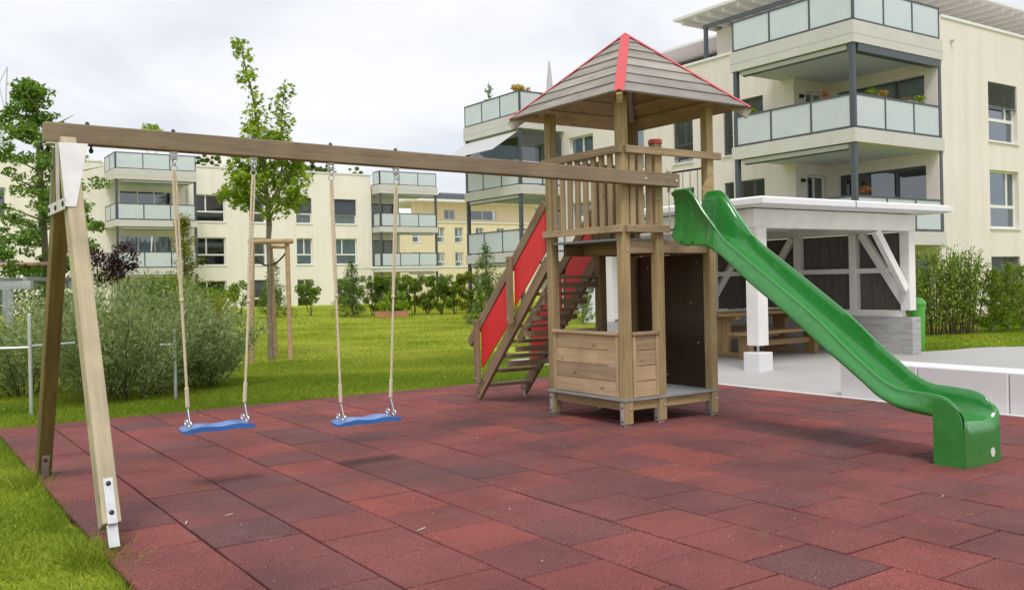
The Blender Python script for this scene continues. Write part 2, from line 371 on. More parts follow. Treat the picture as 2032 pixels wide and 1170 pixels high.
def mk_rubber():
    m, t, b = mat_base('red_rubber_granules', 0.88, 0.2); L = t.links.new
    tc = N(t, 'ShaderNodeTexCoord'); oi = N(t, 'ShaderNodeObjectInfo'); ge = N(t, 'ShaderNodeNewGeometry')
    P = ge.outputs['Position']
    base = ramp(t, oi.outputs['Random'], [(0.0, (0.128,0.060,0.061)), (0.10, (0.155,0.062,0.061)), (0.45, (0.182,0.064,0.060)), (0.85, (0.208,0.066,0.060)), (1.0, (0.245,0.069,0.061))])
    gr = noise(t, P, 115, 4, 0.8)
    c = mixc(t, 1.0, base, ramp(t, gr, [(0.34, (0.45,0.42,0.42)), (0.5, (0.98,0.98,0.98)), (0.66, (1.75,1.9,1.9))]), 'MULTIPLY')
    bl = ramp(t, noise(t, P, 1.1, 5, 0.6), [(0.34, (0.66,0.70,0.74)), (0.6, (1.12,1.08,1.06))])
    c = mixc(t, 0.8, c, bl, 'MULTIPLY')
    dirt = ramp(t, noise(t, P, 3.5, 6, 0.7), [(0.56, (0,0,0)), (0.72, (0.35,0.35,0.35))])
    sp = N(t, 'ShaderNodeSeparateColor'); L(dirt, sp.inputs[0])
    c = mixc(t, sp.outputs[0], c, (0.20,0.125,0.115))
    # scuffed dark patches worn under the swings
    for (sx, sy, ra) in ((-3.75, -0.75, 0.75), (-2.55, -0.75, 0.85)):
        sb = N(t, 'ShaderNodeVectorMath', operation='DISTANCE'); L(P, sb.inputs[0]); sb.inputs[1].default_value = (sx, sy, 0)
        nn = N(t, 'ShaderNodeMath', operation='MULTIPLY_ADD'); L(noise(t, P, 2.5, 5, 0.7), nn.inputs[0]); nn.inputs[1].default_value = 1.3; nn.inputs[2].default_value = -0.65
        s2 = N(t, 'ShaderNodeMath', operation='ADD'); L(sb.outputs['Value'], s2.inputs[0]); L(nn.outputs[0], s2.inputs[1])
        mr = N(t, 'ShaderNodeMapRange'); mr.interpolation_type = 'SMOOTHSTEP'; L(s2.outputs[0], mr.inputs[0]); mr.inputs[1].default_value = 0.0; mr.inputs[2].default_value = ra; mr.inputs[3].default_value = 0.55; mr.inputs[4].default_value = 0
        c = mixc(t, mr.outputs[0], c, (0.105,0.062,0.062))
    L(c, b.inputs['Base Color'])
    bump(t, b, gr, 0.55, 0.006)
    M['rubber'] = m
mk_rubber()
M['rubberbase'] = plain('joint_rubber', (0.055,0.018,0.016), 0.95, 0.1, var=0.3, scale=40)
def mk_lawn():
    m, t, b = mat_base('lawn_ground', 0.95, 0.1); L = t.links.new
    tc = N(t, 'ShaderNodeTexCoord'); v = tc.outputs['Object']
    a = ramp(t, noise(t, v, 0.35, 6, 0.6), [(0.3, (0.273,0.338,0.026)), (0.55, (0.364,0.419,0.036)), (0.75, (0.437,0.466,0.050))])
    s = ramp(t, noise(t, v, 25, 5, 0.7), [(0.3, (0.158,0.217,0.020)), (0.7, (0.437,0.487,0.058))])
    L(mixc(t, 0.45, a, s), b.inputs['Base Color']); bump(t, b, noise(t, v, 40, 5), 0.8, 0.03)
    M['lawn'] = m
mk_lawn()
M['grass'] = foliage('grass_blades', [(0, (0.113,0.196,0.013)), (0.45, (0.194,0.289,0.018)), (0.85, (0.387,0.441,0.050)), (1, (0.522,0.539,0.110))], 0.4, 0.65)
M['maple'] = foliage('maple_leaf', [(0, (0.105,0.199,0.013)), (0.5, (0.239,0.362,0.021)), (1, (0.456,0.570,0.040))], 0.4)
M['ash'] = foliage('dark_leaf', [(0, (0.073,0.156,0.028)), (0.5, (0.157,0.284,0.048)), (1, (0.305,0.440,0.086))], 0.35)
M['willow'] = foliage('willow_leaf', [(0, (0.150,0.206,0.085)), (0.45, (0.253,0.326,0.144)), (0.8, (0.374,0.451,0.221)), (1, (0.506,0.582,0.338))], 0.4)
M['hedge'] = foliage('hedge_leaf', [(0, (0.068,0.138,0.015)), (0.5, (0.152,0.248,0.024)), (1, (0.296,0.398,0.046))], 0.35)
M['conifer'] = foliage('conifer_needle', [(0, (0.056,0.112,0.022)), (0.5, (0.119,0.200,0.037)), (1, (0.225,0.325,0.069))], 0.25)
M['thuja'] = foliage('thuja_spray', [(0, (0.084,0.158,0.020)), (0.5, (0.182,0.283,0.032)), (1, (0.323,0.427,0.055))], 0.25)
M['yellowleaf'] = foliage('yellow_green_leaf', [(0, (0.132,0.165,0.015)), (0.5, (0.264,0.284,0.033)), (1, (0.475,0.449,0.059))], 0.4)
M['purple'] = foliage('purple_leaf', [(0, (0.022,0.008,0.012)), (0.5, (0.055,0.018,0.028)), (1, (0.11,0.045,0.055))], 0.3)
M['gold'] = foliage('gold_leaf', [(0, (0.35,0.20,0.02)), (0.5, (0.52,0.34,0.05)), (1, (0.62,0.48,0.10))], 0.4)
M['flower'] = foliage('mixed_flower', [(0, (0.6,0.03,0.03)), (0.5, (0.10,0.20,0.03)), (1, (0.7,0.25,0.25))], 0.2)
M['yflower'] = foliage('yellow_flower', [(0, (0.10,0.17,0.02)), (0.5, (0.45,0.40,0.03)), (1, (0.72,0.60,0.03))], 0.3)
M['white'] = plain('white_cloth', (0.78,0.78,0.80), 0.8, 0.2)
M['pebble'] = plain('pale_grit', (0.50,0.46,0.41), 0.8, 0.2, var=0.3, scale=60)
M['netting'] = plain('green_wire', (0.20,0.26,0.22), 0.5, 0.4)

# ---------------------------------------------------------------- ground
def project(p):
    dx, dy = p[0]-CAM[0], p[1]-CAM[1]
    Y = dx*math.sin(TH)+dy*math.cos(TH); X = dx*math.cos(TH)-dy*math.sin(TH)
    if Y < 0.2: return None
    a = X/Y*FPX; b = (CAM[2]-p[2])/Y*FPX-28.3
    return 1016+a+ROLL*b, 585+b-ROLL*a, Y
def grid_sheet(name, x0, x1, y0, y1, z, mat, kind='structure'):
    o = MB().add([(x0,y0,z),(x1,y0,z),(x1,y1,z),(x0,y1,z)], [(0,1,2,3)]).build(name, mat, origin=(0,0,z)); return tag(o, kind=kind)
lawn = grid_sheet('lawn', -1500, 1500, -1500, 1500, -0.045, M['lawn'])
plaza_poly = [(3.16,-14),(40,-14),(40,-3),(18,0.6),(14,1.35),(12.2,1.75),(11.4,2.05),(10.9,2.40),(10.4,2.52),(10.0,2.52),(9.4,2.66),(9.25,3.2),(9.25,6.9),(3.35,6.9),(3.3,5.7),(3.16,4.0)]
plz = MB().prism(plaza_poly, -0.3, 0.0).build('plaza', M['plaza'], origin=(0,0,0)); tag(plz, kind='structure')

# rubber mat: a dark bed, and every tile in view a piece of its own
MX0, MX1, MY0, MY1 = -4.86, 3.14, -9.0, 4.12
mat_bed = MB().box(MX0, MX1, MY0, MY1, -0.3, -0.018).build('rubber_mat', M['rubberbase'], origin=((MX0+MX1)/2, (MY0+MY1)/2, -0.3)); tag(mat_bed, kind='structure')
phase = [.14,.41,.18,.45,.25,.475,.245,.0,.25,.0,.25,.0,.25,.0,.25,.0]
PT = 0.488
def tile_mesh(lx, ly, jig=0):
    bm = bmesh.new(); bmesh.ops.create_cube(bm, size=1)
    for q in bm.verts: q.co = Vector((q.co.x*lx, q.co.y*ly, q.co.z*0.03-0.015))
    top = [e for e in bm.edges if all(q.co.z > -0.01 for q in e.verts)]
    bmesh.ops.bevel(bm, geom=top, offset=0.005, segments=1, affect='EDGES', profile=0.5)
    me = bpy.data.meshes.new('tile'); bm.to_mesh(me); bm.free(); me.materials.append(M['rubber']); return me
tiles = []
for k in range(16):
    xa = MX0+0.5*k; y = -9.0
    n0 = math.floor((MY0-phase[k])/PT)
    ph = phase[k]-3.0*0 
    anchor = -2.5+((ph-(-2.5)) % 0.5)          # joint position near y=-2.5 as measured
    j = math.ceil((MY0-anchor)/PT)
    ys = [MY0]+[anchor+PT*i for i in range(j, 60) if MY0+0.02 < anchor+PT*i < MY1-0.02]+[MY1]
    for a, b in zip(ys[:-1], ys[1:]):
        tiles.append((xa+0.25, (a+b)/2, 0.486, b-a-0.013))
vis = []
for i, (x, y, lx, ly) in enumerate(tiles):
    pts = [project((x+sx*lx/2, y+sy*ly/2, 0)) for sx in (-1,1) for sy in (-1,1)]
    pts = [p for p in pts if p]
    if pts and any(-10 < p[0] < 2042 and p[1] < 1180 for p in pts): vis.append((min(p[2] for p in pts), i))
vis.sort(); keep = set(i for _, i in vis[:300]); tm = {}
rest = MB()
for i, (x, y, lx, ly) in enumerate(tiles):
    dz = random.uniform(-0.0025, 0.0025)
    if i in keep:
        key = round(ly, 3)
        if key not in tm: tm[key] = tile_mesh(lx, ly)
        o = bpy.data.objects.new('tile', tm[key])
        link(o, mat_bed, Matrix.Translation((x+random.uniform(-.001,.001), y, dz)) @ Matrix.Rotation(random.uniform(-.0025,.0025), 4, 'Z') @ Matrix.Rotation(random.uniform(-.004,.004), 4, 'X'))
    elif True:
        rest.box(x-lx/2, x+lx/2, y-ly/2, y+ly/2, -0.03, dz)
if rest.v: tag(rest.build('tile_field', M['rubber'], mat_bed), kind='stuff')
# ---------------------------------------------------------------- play tower
SU, SV, PW = 1.155, 1.11, 0.095
BP, CP, DP, AP, EP, FP = (0,0), (0.437,0), (SU,0), (0,SV), (SU,SV), (0.645,SV)
PH, DECK, LOW = 3.12, 1.78, 0.26
tower = thing('play_tower', 'brown timber play tower with pyramid roof edged in red', 'play tower', (SU/2, SV/2, 0))
for (x, y), h, nm in ((BP,PH,'B'), (CP,2.70,'C'), (DP,PH,'D'), (AP,PH,'A'), (EP,PH,'E'), (FP,2.66,'F')):
    p = board('post', (x,y,0.015), (x,y,h), PW, PW, M['post'] if nm in 'ABCD' else M['post_shaded'], tower, bev=0.012)
    br = MB()
    if nm in 'BCDA':
        br.box(x-PW/2-0.007, x-PW/2-0.001, y-0.024, y+0.024, 0.0, 0.215); br.box(x-PW/2-0.007, x+0.03, y-0.03, y+0.03, -0.004, 0.012)
        b_ = br.build('foot_bracket', M['zinc'], p)
        for z in (0.045, 0.175): bolt((x-PW/2-0.007, y, z), (-1,0,0), M['black'], p, 0.010)
    else:
        br.box(x-PW/2-0.007, x-PW/2-0.001, y-0.024, y+0.024, 0.0, 0.215).build('foot_bracket', M['zinc'], p)
        for z in (0.045, 0.175): bolt((x-PW/2-0.007, y, z), (-1,0,0), M['black'], p, 0.010)
    if nm in 'BCD':
        for z in (0.165, 1.66): bolt((x+0.012, y-PW/2, z), (0,-1,0), M['chrome'], p, 0.011)
    if nm == 'D': bolt((x+0.012, y-PW/2, 2.44), (0,-1,0), M['chrome'], p, 0.010)
    if nm == 'C':
        for z in (2.16, 1.93): bolt((x-0.03, y-PW/2, z), (0,-1,0), M['chrome'], p, 0.010)
        cp = MB().lathe((x,y,h), [(0.068,-0.004),(0.07,0.006),(0.068,0.03),(0.055,0.038),(0.02,0.041)], 20); cp.smooth = True
        cp.build('post_cap', M['redtrim'], p)
h2 = PW/2
# decks: upper dark sheet with grey edge, lower grey sheet; joists under both
MB().box(-0.025, SU-h2-0.004, h2-0.02+0.0, SV-0.03, DECK-0.022, DECK-0.001).build('deck', M['greyedge'], tower)
MB().box(-0.06, SU+0.045, -0.055, SV+0.05, LOW-0.022, LOW).build('floor_sheet', M['greyedge'], tower)
for x in (0.36, SU-0.075): board('joist', (x, h2+0.003, DECK-0.084), (x, SV-h2-0.003, DECK-0.084), 0.042, 0.12, M['post_shaded'], tower)
for y in (0.078, SV-0.078): board('joist', (0.1, y, DECK-0.084), (SU-0.1, y, DECK-0.084), 0.042, 0.12, M['post_shaded'], tower)
board('joist', (h2+0.002, 0.02, DECK-0.085), (CP[0]-h2-0.002, 0.02, DECK-0.085), 0.042, 0.118, M['rail'], tower)
board('joist', (CP[0]+h2+0.002, 0.0, DECK-0.085), (SU+0.03-0.08, 0.0, DECK-0.085), 0.042, 0.118, M['rail'], tower)
MB().box(0.10, SU-0.10, 0.10, SV-0.10, DECK-0.04, DECK-0.024).build('deck_underside', M['hpl'], tower)
for y in (0.0, SV): board('joist', (h2+0.002, y, LOW-0.07), (SU-h2-0.002, y, LOW-0.07), 0.042, 0.09, M['post'], tower)
for x in (0.0, SU): board('joist', (x, h2+0.002, LOW-0.07), (x, SV-h2-0.002, LOW-0.07), 0.042, 0.09, M['post_shaded'], tower)
# railings: left face (x = -), front right face (y = -)
X1 = -h2-0.022; Y1 = -h2-0.022
def rail_bolts(o, pts, n):
    for p in pts: bolt(p, n, M['chrome'], o, 0.0065)
r1 = board('upper_rail', (X1,-0.075,2.611), (X1,1.165,2.611), 0.042, 0.072, M['rail'], tower); rail_bolts(r1, [(X1-.021,-.02,2.625),(X1-.021,.01,2.60),(X1-.021,1.12,2.61)], (-1,0,0))
r2 = board('lower_rail', (X1,-0.065,1.866), (X1,1.16,1.866), 0.042, 0.068, M['rail'], tower); rail_bolts(r2, [(X1-.021,-.01,1.88),(X1-.021,.02,1.85),(X1-.021,1.12,1.88),(X1-.021,1.12,1.85)], (-1,0,0))
r3 = board('upper_rail', (-0.015,Y1,2.613), (1.27,Y1,2.613), 0.042, 0.07, M['rail'], tower); rail_bolts(r3, [(.05,Y1-.021,2.63),(.03,Y1-.021,2.60),(.45,Y1-.021,2.63),(.43,Y1-.021,2.60),(1.24,Y1-.021,2.63),(1.24,Y1-.021,2.60)], (0,-1,0))
r4 = board('lower_rail', (-0.02,Y1,1.866), (0.535,Y1,1.866), 0.042, 0.07, M['rail'], tower); rail_bolts(r4, [(.06,Y1-.021,1.89),(.03,Y1-.021,1.85),(.51,Y1-.021,1.89),(.49,Y1-.021,1.85)], (0,-1,0))
for i in range(8):
    y = 0.135+i*(SV-0.24)/7
    board('slat', (-0.028,y,1.835), (-0.028,y,2.60), 0.024, 0.068, M['rail'], tower, up=(0,1,0))
for x in (0.10, 0.205, 0.315): board('slat', (x,-0.028,1.835), (x,-0.028,2.60), 0.068, 0.024, M['rail'], tower, up=(0,1,0))
# back railing behind the stairs side
r5 = board('upper_rail', (FP[0]-0.05,SV+h2+0.022,2.61), (SU+0.06,SV+h2+0.022,2.61), 0.042, 0.072, M['post_shaded'], tower)
board('lower_rail', (FP[0]-0.05,SV+h2+0.022,1.866), (SU+0.06,SV+h2+0.022,1.866), 0.042, 0.068, M['post_shaded'], tower)
for i in range(3): board('slat', (FP[0]+0.12+i*0.13,SV+0.03,1.835), (FP[0]+0.12+i*0.13,SV+0.03,2.60), 0.068, 0.024, M['post_shaded'], tower, up=(0,1,0))
# steel bar railing on the right side
M['brownsteel'] = plain('brown_steel', (0.13,0.095,0.085), 0.45, 0.4)
for z in (2.505, 1.90): MB().tube([(SU,h2,z),(SU,SV-h2,z)], 0.011, 8).build('steel_rail', M['brownsteel'], tower)
for i in range(9): MB().tube([(SU,h2+0.09+i*0.105,1.905),(SU,h2+0.09+i*0.105,2.50)], 0.006, 6).build('railing_bar', M['zinc'], tower)
# notched grab board on the right post
gb = MB(); prof = [(-0.02,1.93),(0.055,1.93),(0.055,2.42),(0.02,2.42),(-0.09,2.27),(-0.09,2.02)]
gb.add([(SU-h2-0.045, Y1+0.02-y_*0+(-0.0), 0) for y_, z_ in []], [])
n_ = len(prof)
gb.add([(SU-0.09+0.045+p_*0.9-0.02, -0.075, z_) for p_, z_ in prof]+[(SU-0.09+0.045+p_*0.9-0.02, -0.05, z_) for p_, z_ in prof],
       [tuple(range(n_)), tuple(range(n_,2*n_))[::-1]]+[(i,n_+i,n_+(i+1)%n_,(i+1)%n_) for i in range(n_)])
gbo = gb.build('grab_board', M['post'], tower)
rp_ = MB().tube([(CP[0]+0.075,-0.09,2.43),(CP[0]+0.095,-0.11,2.40),(CP[0]+0.10,-0.10,2.36),(CP[0]+0.10,-0.085,2.30),(CP[0]+0.098,-0.07,2.22)], 0.014, 8)
rp_.lathe((CP[0]+0.083,-0.10,2.40), [(0.006,0),(0.024,0.01),(0.028,0.025),(0.02,0.042),(0.004,0.05)], 10)
rp_.build('grab_rope', M['rope'], tower)
# low timber panels around the seat corner
def low_panel(p0, p1, n, top=0.885):
    p0, p1, n = Vector((*p0,0)), Vector((*p1,0)), Vector((*n,0)); d = (p1-p0).normalized(); L = (p1-p0).length
    hgt = (top-0.03-(LOW+0.004))/4
    for i in range(4):
        z = LOW+0.004+hgt*(i+0.5)
        a = p0+d*0.036; b = p1-d*0.036
        board('panel_board', (a.x,a.y,z), (b.x,b.y,z), 0.021, hgt-0.006, M['panel'], tower, bev=0.003)
    for q in (p0+d*0.019, p1-d*0.019):
        q = q+n*0.004; board('panel_batten', (q.x,q.y,LOW+0.003), (q.x,q.y,top-0.033), 0.034, 0.036, M['panel'], tower, up=tuple(n), bev=0.003)
    c = n*0.008
    board('panel_cap', (p0.x-d.x*0.006+c.x,p0.y-d.y*0.006+c.y,top-0.015), (p1.x+d.x*0.006+c.x,p1.y+d.y*0.006+c.y,top-0.015), 0.055, 0.03, M['panel'], tower, bev=0.004)
low_panel((-0.03,SV-h2-0.004), (-0.03,h2+0.004), (-1,0))
low_panel((h2+0.004,-0.03), (CP[0]-h2-0.004,-0.03), (0,-1))
low_panel((FP[0]-h2-0.004,SV+0.02), (h2+0.004,SV+0.02), (0,1), 0.87)
# tall dark panel on the right face
tp = MB().box(SU-0.008, SU+0.008, h2+0.003, SV-h2-0.003, LOW+0.002, DECK-0.15).build('wall_panel', M['hpl'], tower)
for y, z in ((0.16,1.55),(0.26,1.13),(0.16,0.72),(0.62,0.36),(0.85,1.20),(0.9,1.5),(0.95,0.5)): bolt((SU-0.008,y,z), (-1,0,0), M['chrome'], tp, 0.009)
MB().box(SU-0.3, SU-0.29, 0, 0.01, 0, 0.01) 
# roof
cx, cy = SU/2, SV/2; HB, ZE, ZA = 0.875, 3.085, 3.905
roof = MB()
for sx in (-1,1):
    for sy in (-1,1):
        pass
roof.box(cx-0.03, cx+0.03, cy-0.03, cy+0.03, ZA-0.22, ZA-0.035)
roof = roof.build('roof', M['post_shaded'], tower)
slope = math.hypot(HB, ZA-ZE)
NB = 7
for q in range(4):
    ang = q*math.pi/2; ca, sa = round(math.cos(ang)), round(math.sin(ang))
    out = Vector((ca, sa, 0)); along = Vector((-sa, ca, 0)); C3 = Vector((cx, cy, 0))
    nrm = (out*(ZA-ZE)+Vector((0,0,1))*HB).normalized()
    dn = (out*HB+Vector((0,0,1))*(ZE-ZA)).normalized()
    for i in range(NB):
        s0 = slope*(i/NB); s1 = slope*((i+1)/NB)-0.006
        if i == 0: s0 = 0.05
        w0, w1 = HB*s0/slope, HB*s1/slope
        apex = C3+Vector((0,0,ZA)); th = 0.019; lift = 0.014
        if i: s0 -= 0.022; w0 = HB*s0/slope
        a = apex+dn*s0; b = apex+dn*s1
        vs = [a-along*w0, a+along*w0, b+along*w1+nrm*lift, b-along*w1+nrm*lift]
        vs += [v-nrm*th for v in vs]
        # local x axis along the board so the grain follows it
        F3 = Matrix((along, -dn, nrm)).transposed(); o3 = (a+b)/2
        loc = [F3.inverted() @ (v-o3) for v in vs]
        me = bpy.data.meshes.new('roof_board'); me.from_pydata([tuple(v) for v in loc], [], [(0,3,2,1),(4,5,6,7),(0,1,5,4),(1,2,6,5),(2,3,7,6),(3,0,4,7)])
        bm = bmesh.new(); bm.from_mesh(me); bmesh.ops.recalc_face_normals(bm, faces=bm.faces); bm.to_mesh(me); bm.free()
        me.materials.append(M['roof']); me.materials.append(M['panel'])
        for pf in me.polygons:
            if pf.normal.z < -0.7: pf.material_index = 1
        link(bpy.data.objects.new('roof_board', me), roof, Matrix.Translation(o3) @ F3.to_4x4())
for sx, sy in ((-1,-1),(1,-1),(-1,1),(1,1)):
    c0 = Vector((cx,cy,ZA)); c1 = Vector((cx+sx*HB,cy+sy*HB,ZE)); d = (c1-c0).normalized()
    # rafter under the hip, its end sticking out below the corner
    e1 = c1-d*0.02; dn_ = Vector((0,0,-0.078))
    board('rafter', c0+d*0.12+dn_, e1+dn_, 0.05, 0.09, M['post'] if (sx,sy)==(-1,-1) else M['roof'], roof, bev=0.004)
    # folded red hip cap: two flanges
    sl = Vector((-sx, sy, 0)).normalized()       # sideways
    wing = 0.045
    ax1 = Vector((sx,0,0)); ax2 = Vector((0,sy,0))
    mb = MB(); up_ = Vector((0,0,0.024))
    for s_ in (1,-1):
        side = (ax1-ax2).normalized()*s_
        dropv = side*wing+Vector((0,0,-0.0))
        # lower each wing so that it lies on its roof face
        face_out = ax1 if s_ == 1 else ax2
        nf = (face_out*(ZA-ZE)+Vector((0,0,1))*HB).normalized()
        w_ = side-nf*side.dot(nf); w_ = w_.normalized()*wing*1.15
        A0, A1 = c0+up_, c1+up_*0.8+d*0.004
        B0, B1 = A0+w_+nf*0.004, A1+w_+nf*0.004
        B0 = B0+d*0.03
        vs = [A0,A1,B1,B0]; vs2 = [v-Vector((0,0,0.005)) for v in vs]
        mb.add(vs+vs2, [(0,1,2,3),(7,6,5,4),(0,4,5,1),(1,5,6,2),(2,6,7,3),(3,7,4,0)])
    hc = mb.build('hip_cap', M['redtrim'], roof)
# ---------------------------------------------------------------- stairs
st = thing('play_stairs', 'open timber stairs with red side panels climbing to the tower deck', 'stairs', (0.3, 2.5, 0))
def stair_z(v): return 1.585-(v-1.177)*(1.585-0.03)/(2.60-1.177)
for x, vb in ((-0.005, 2.60), (0.645, 2.60)):
    s = board('stringer', (x, 1.165, 1.60), (x, 2.60, 0.055), 0.048, 0.125, M['stair'], st, up=(0,0,1), bev=0.006)
    bolt((x-0.024, 2.55, 0.10), (-1,0,0), M['black'], s, 0.010); bolt((x-0.024, 2.44, 0.25), (-1,0,0), M['chrome'], s, 0.008)
    if x > 0.3:
        MB().box(x-0.031, x-0.025, 2.52, 2.565, -0.002, 0.13).build('foot_bracket', M['zinc'], s); bolt((x-0.031,2.54,0.09), (-1,0,0), M['black'], s, 0.010)
    hx = x-0.034 if x < 0.3 else x+0.034
    board('handrail', (hx, 2.715, 0.665), (hx, 1.165, 2.20), 0.036, 0.105, M['stair'], st, bev=0.006)
    px_ = x-0.034-0.02-0.018 if x < 0.3 else x+0.034+0.038
    for (v, z0, z1) in ((2.50, 0.22, 0.955), (1.80, 0.92, 1.665)):
        b = board('baluster', (px_, v, z0), (px_, v, z1), 0.04, 0.09, M['stair'], st, up=(0,1,0), bev=0.006)
        for zz in (z0+0.05, z1-0.05): bolt((px_-0.02, v, zz), (-1,0,0), M['black'] if zz > z0+.1 else M['chrome'], b, 0.009)
    qx = x-0.034 if x < 0.3 else x+0.034
    for (va, vb_, ta, tb, bb, ba) in ((2.455, 1.845, 0.86, 1.43, 0.95, 0.39), (1.755, 1.17, 1.545, 2.125, 1.69, 1.11)):
        mb = MB(); ww = 0.006
        pr_ = [(va,ta),(vb_,tb),(vb_,bb),(va,ba)]
        mb.add([(qx-ww,v,z) for v,z in pr_]+[(qx+ww,v,z) for v,z in pr_], [(0,1,2,3),(7,6,5,4),(0,4,5,1),(1,5,6,2),(2,6,7,3),(3,7,4,0)])
        mb.build('side_panel', M['red'], st)
for k in range(8):
    v = 2.435-0.178*k; z = 0.19+0.176*k
    board('tread', (0.022, v, z), (0.618, v, z), 0.15, 0.034, M['stair'], st, bev=0.005)
    if k > 1: board('riser_lath', (0.022, v-0.045, z-0.085), (0.618, v-0.045, z-0.085), 0.024, 0.06, M['stair'], st, bev=0.003)
# ---------------------------------------------------------------- slide
def catmull(pts, n):
    P = [np.array(p, float) for p in pts]; P = [2*P[0]-P[1]]+P+[2*P[-1]-P[-2]]; out = []
    for i in range(1, len(P)-2):
        for k in range(n):
            t = k/n; a, b, c, d = P[i-1:i+3]
            out.append(0.5*((2*b)+(-a+c)*t+(2*a-5*b+4*c-d)*t*t+(-a+3*b-3*c+d)*t**3))
    out.append(P[-2]); return out
def build_slide():
    sl = thing('slide', 'bright green plastic slide running down from the tower to the mat', 'slide', (0.73, -3.0, 0))
    # stations: y, rim height, outer lower edge, bed height
    S = [(-0.150,2.215,1.79,1.805),(-0.20,2.235,1.735,1.80),(-0.285,2.237,1.70,1.797),(-0.365,2.228,1.69,1.79),(-0.455,2.150,1.69,1.775),(-0.56,2.01,1.68,1.735),
         (-0.68,1.87,1.645,1.66),(-0.81,1.725,1.575,1.55),(-1.11,1.515,1.345,1.315),(-1.50,1.245,1.08,1.035),(-1.80,1.03,0.855,0.82),(-2.05,0.82,0.68,0.63),
         (-2.24,0.675,0.545,0.49),(-2.36,0.59,0.455,0.41),(-2.50,0.53,0.40,0.355),(-2.65,0.518,0.375,0.335),(-2.80,0.507,0.35,0.328),(-2.88,0.488,0.31,0.322),(-2.945,0.44,0.25,0.312),(-2.985,0.38,0.2,0.298),(-3.005,0.315,0.16,0.275)]
    S = catmull(S, 3)
    x0, x1 = 0.492, 0.968; xc = (x0+x1)/2
    verts, faces = [], []
    def section(r):
        y, zr, zo, zb = r; h = zr-zb; e = 0.030
        pts = []
        def side(sg):
            ox = x0 if sg < 0 else x1; i = -sg      # i points inwards
            k = min(1, max(0, (zr-zo-0.19)/0.14)); g = (1-k)*0.042*min(1, max(0, (y+2.80)/0.3))      # chute: flank leans outwards; ear: flank recessed behind its rim
            q = [(ox-i*(g-0.004), zo), (ox-i*g, zo+0.010), (ox-i*(g-0.003)+i*k*0.004, zo+0.035), (ox+i*k*0.040-i*g*0.72, zo+0.035+0.22*(zr-zo-0.035)), (ox+i*k*0.044-i*g*0.2, zr-0.050-0.02*k), (ox+i*k*0.036, zr-0.036-0.014*k), (ox-i*k*0.004, zr-0.016), (ox+i*0.003, zr-0.004), (ox+i*0.009, zr), (ox+i*0.019, zr-0.001), (ox+i*0.025, zr-0.009)]
            d = max(h-0.009, 0.02)
            e = k*0.028; q += [(ox+i*(0.030+e), zr-0.009-0.35*d), (ox+i*(0.037+e), zr-0.009-0.70*d), (ox+i*(0.055+e), zr-0.009-0.92*d), (ox+i*(0.095+e), zb+0.002)]
            return q
        a = side(-1); b = side(1)[::-1]
        pts = a+[(xc-0.04, zb), (xc+0.04, zb)]+b
        return [(x, y, z) for x, z in pts]
    secs = [section(r) for r in S]; n = len(secs[0])
    for s_ in secs: verts += s_
    for i in range(len(secs)-1):
        for k in range(n-1): faces.append((i*n+k, (i+1)*n+k, (i+1)*n+k+1, i*n+k+1))
    me = bpy.data.meshes.new('chute'); me.from_pydata(verts, [], faces); me.materials.append(M['green'])
    bm = bmesh.new(); bm.from_mesh(me); bmesh.ops.recalc_face_normals(bm, faces=bm.faces); bm.to_mesh(me); bm.free()
    me.polygons.foreach_set('use_smooth', [True]*len(me.polygons)); me.set_sharp_from_angle(angle=R(38))
    ch = link(bpy.data.objects.new('chute', me), sl)
    sm = ch.modifiers.new('thick', 'SOLIDIFY'); sm.thickness = 0.006; sm.offset = -1
    # foot block: side cheeks, rounded lip and front face
    mb = MB(); yF, yB = -3.018, -2.782
    prof = []
    def cheek(x, sg):
        q = [(yB,0.0),(yB,0.27),(yB+0.008,0.31),(yB+0.03,0.345)]
        top = [(r[0], max(r[1]-0.02, 0.25)) for r in S if r[0] < yB+0.02]
        poly = [(yB,0.0),(yB,0.30),(yB+0.006,0.33)]+[(y,z) for y,z in top]+[(yF+0.002,0.26),(yF+0.002,0.0)]
        return [(x, y, z) for y, z in poly]
    for x, sg in ((x0-0.003,-1),(x1+0.003,1)):
        pts = cheek(x, sg); pts2 = [(x-sg*0.02*1, y, z-0.004) for _, y, z in pts]; m_ = len(pts)
        mb.add(pts+pts2, [tuple(range(m_)), tuple(range(m_,2*m_))[::-1]]+[(i,m_+i,m_+(i+1)%m_,(i+1)%m_) for i in range(m_)])
    # lip: bed edge rolling over into the front face, dished towards the middle
    U = [x0-0.002+(x1-x0+0.004)*i/24 for i in range(25)]; rows = []
    for t in range(9):
        row = []
        for x in U:
            e = abs((x-xc)/((x1-x0)/2)); rise = 0.095*max(0, (e-0.62)/0.38)**1.7
            zt = 0.322+rise
            ang = t/8*math.pi/2; rr = 0.085
            y = -2.925-rr*math.sin(ang)-0.006; z = zt-rr+rr*math.cos(ang)
            row.append((x, y if t else -2.86, z if t else zt+0.0))
        rows.append(row)
    rows.append([(x, yF, 0.20) for x in U]); rows.append([(x, yF, 0.0) for x in U])
    vs = [p for r in rows for p in r]; nU = len(U)
    mb.add(vs, [(i*nU+k, i*nU+k+1, (i+1)*nU+k+1, (i+1)*nU+k) for i in range(len(rows)-1) for k in range(nU-1)])
    mb.add([(x0,yB,0),(x1,yB,0),(x1,yB,0.30),(x0,yB,0.30)], [(0,1,2,3)])
    mb.smooth = True
    o = mb.build('foot_block', M['green'], sl)
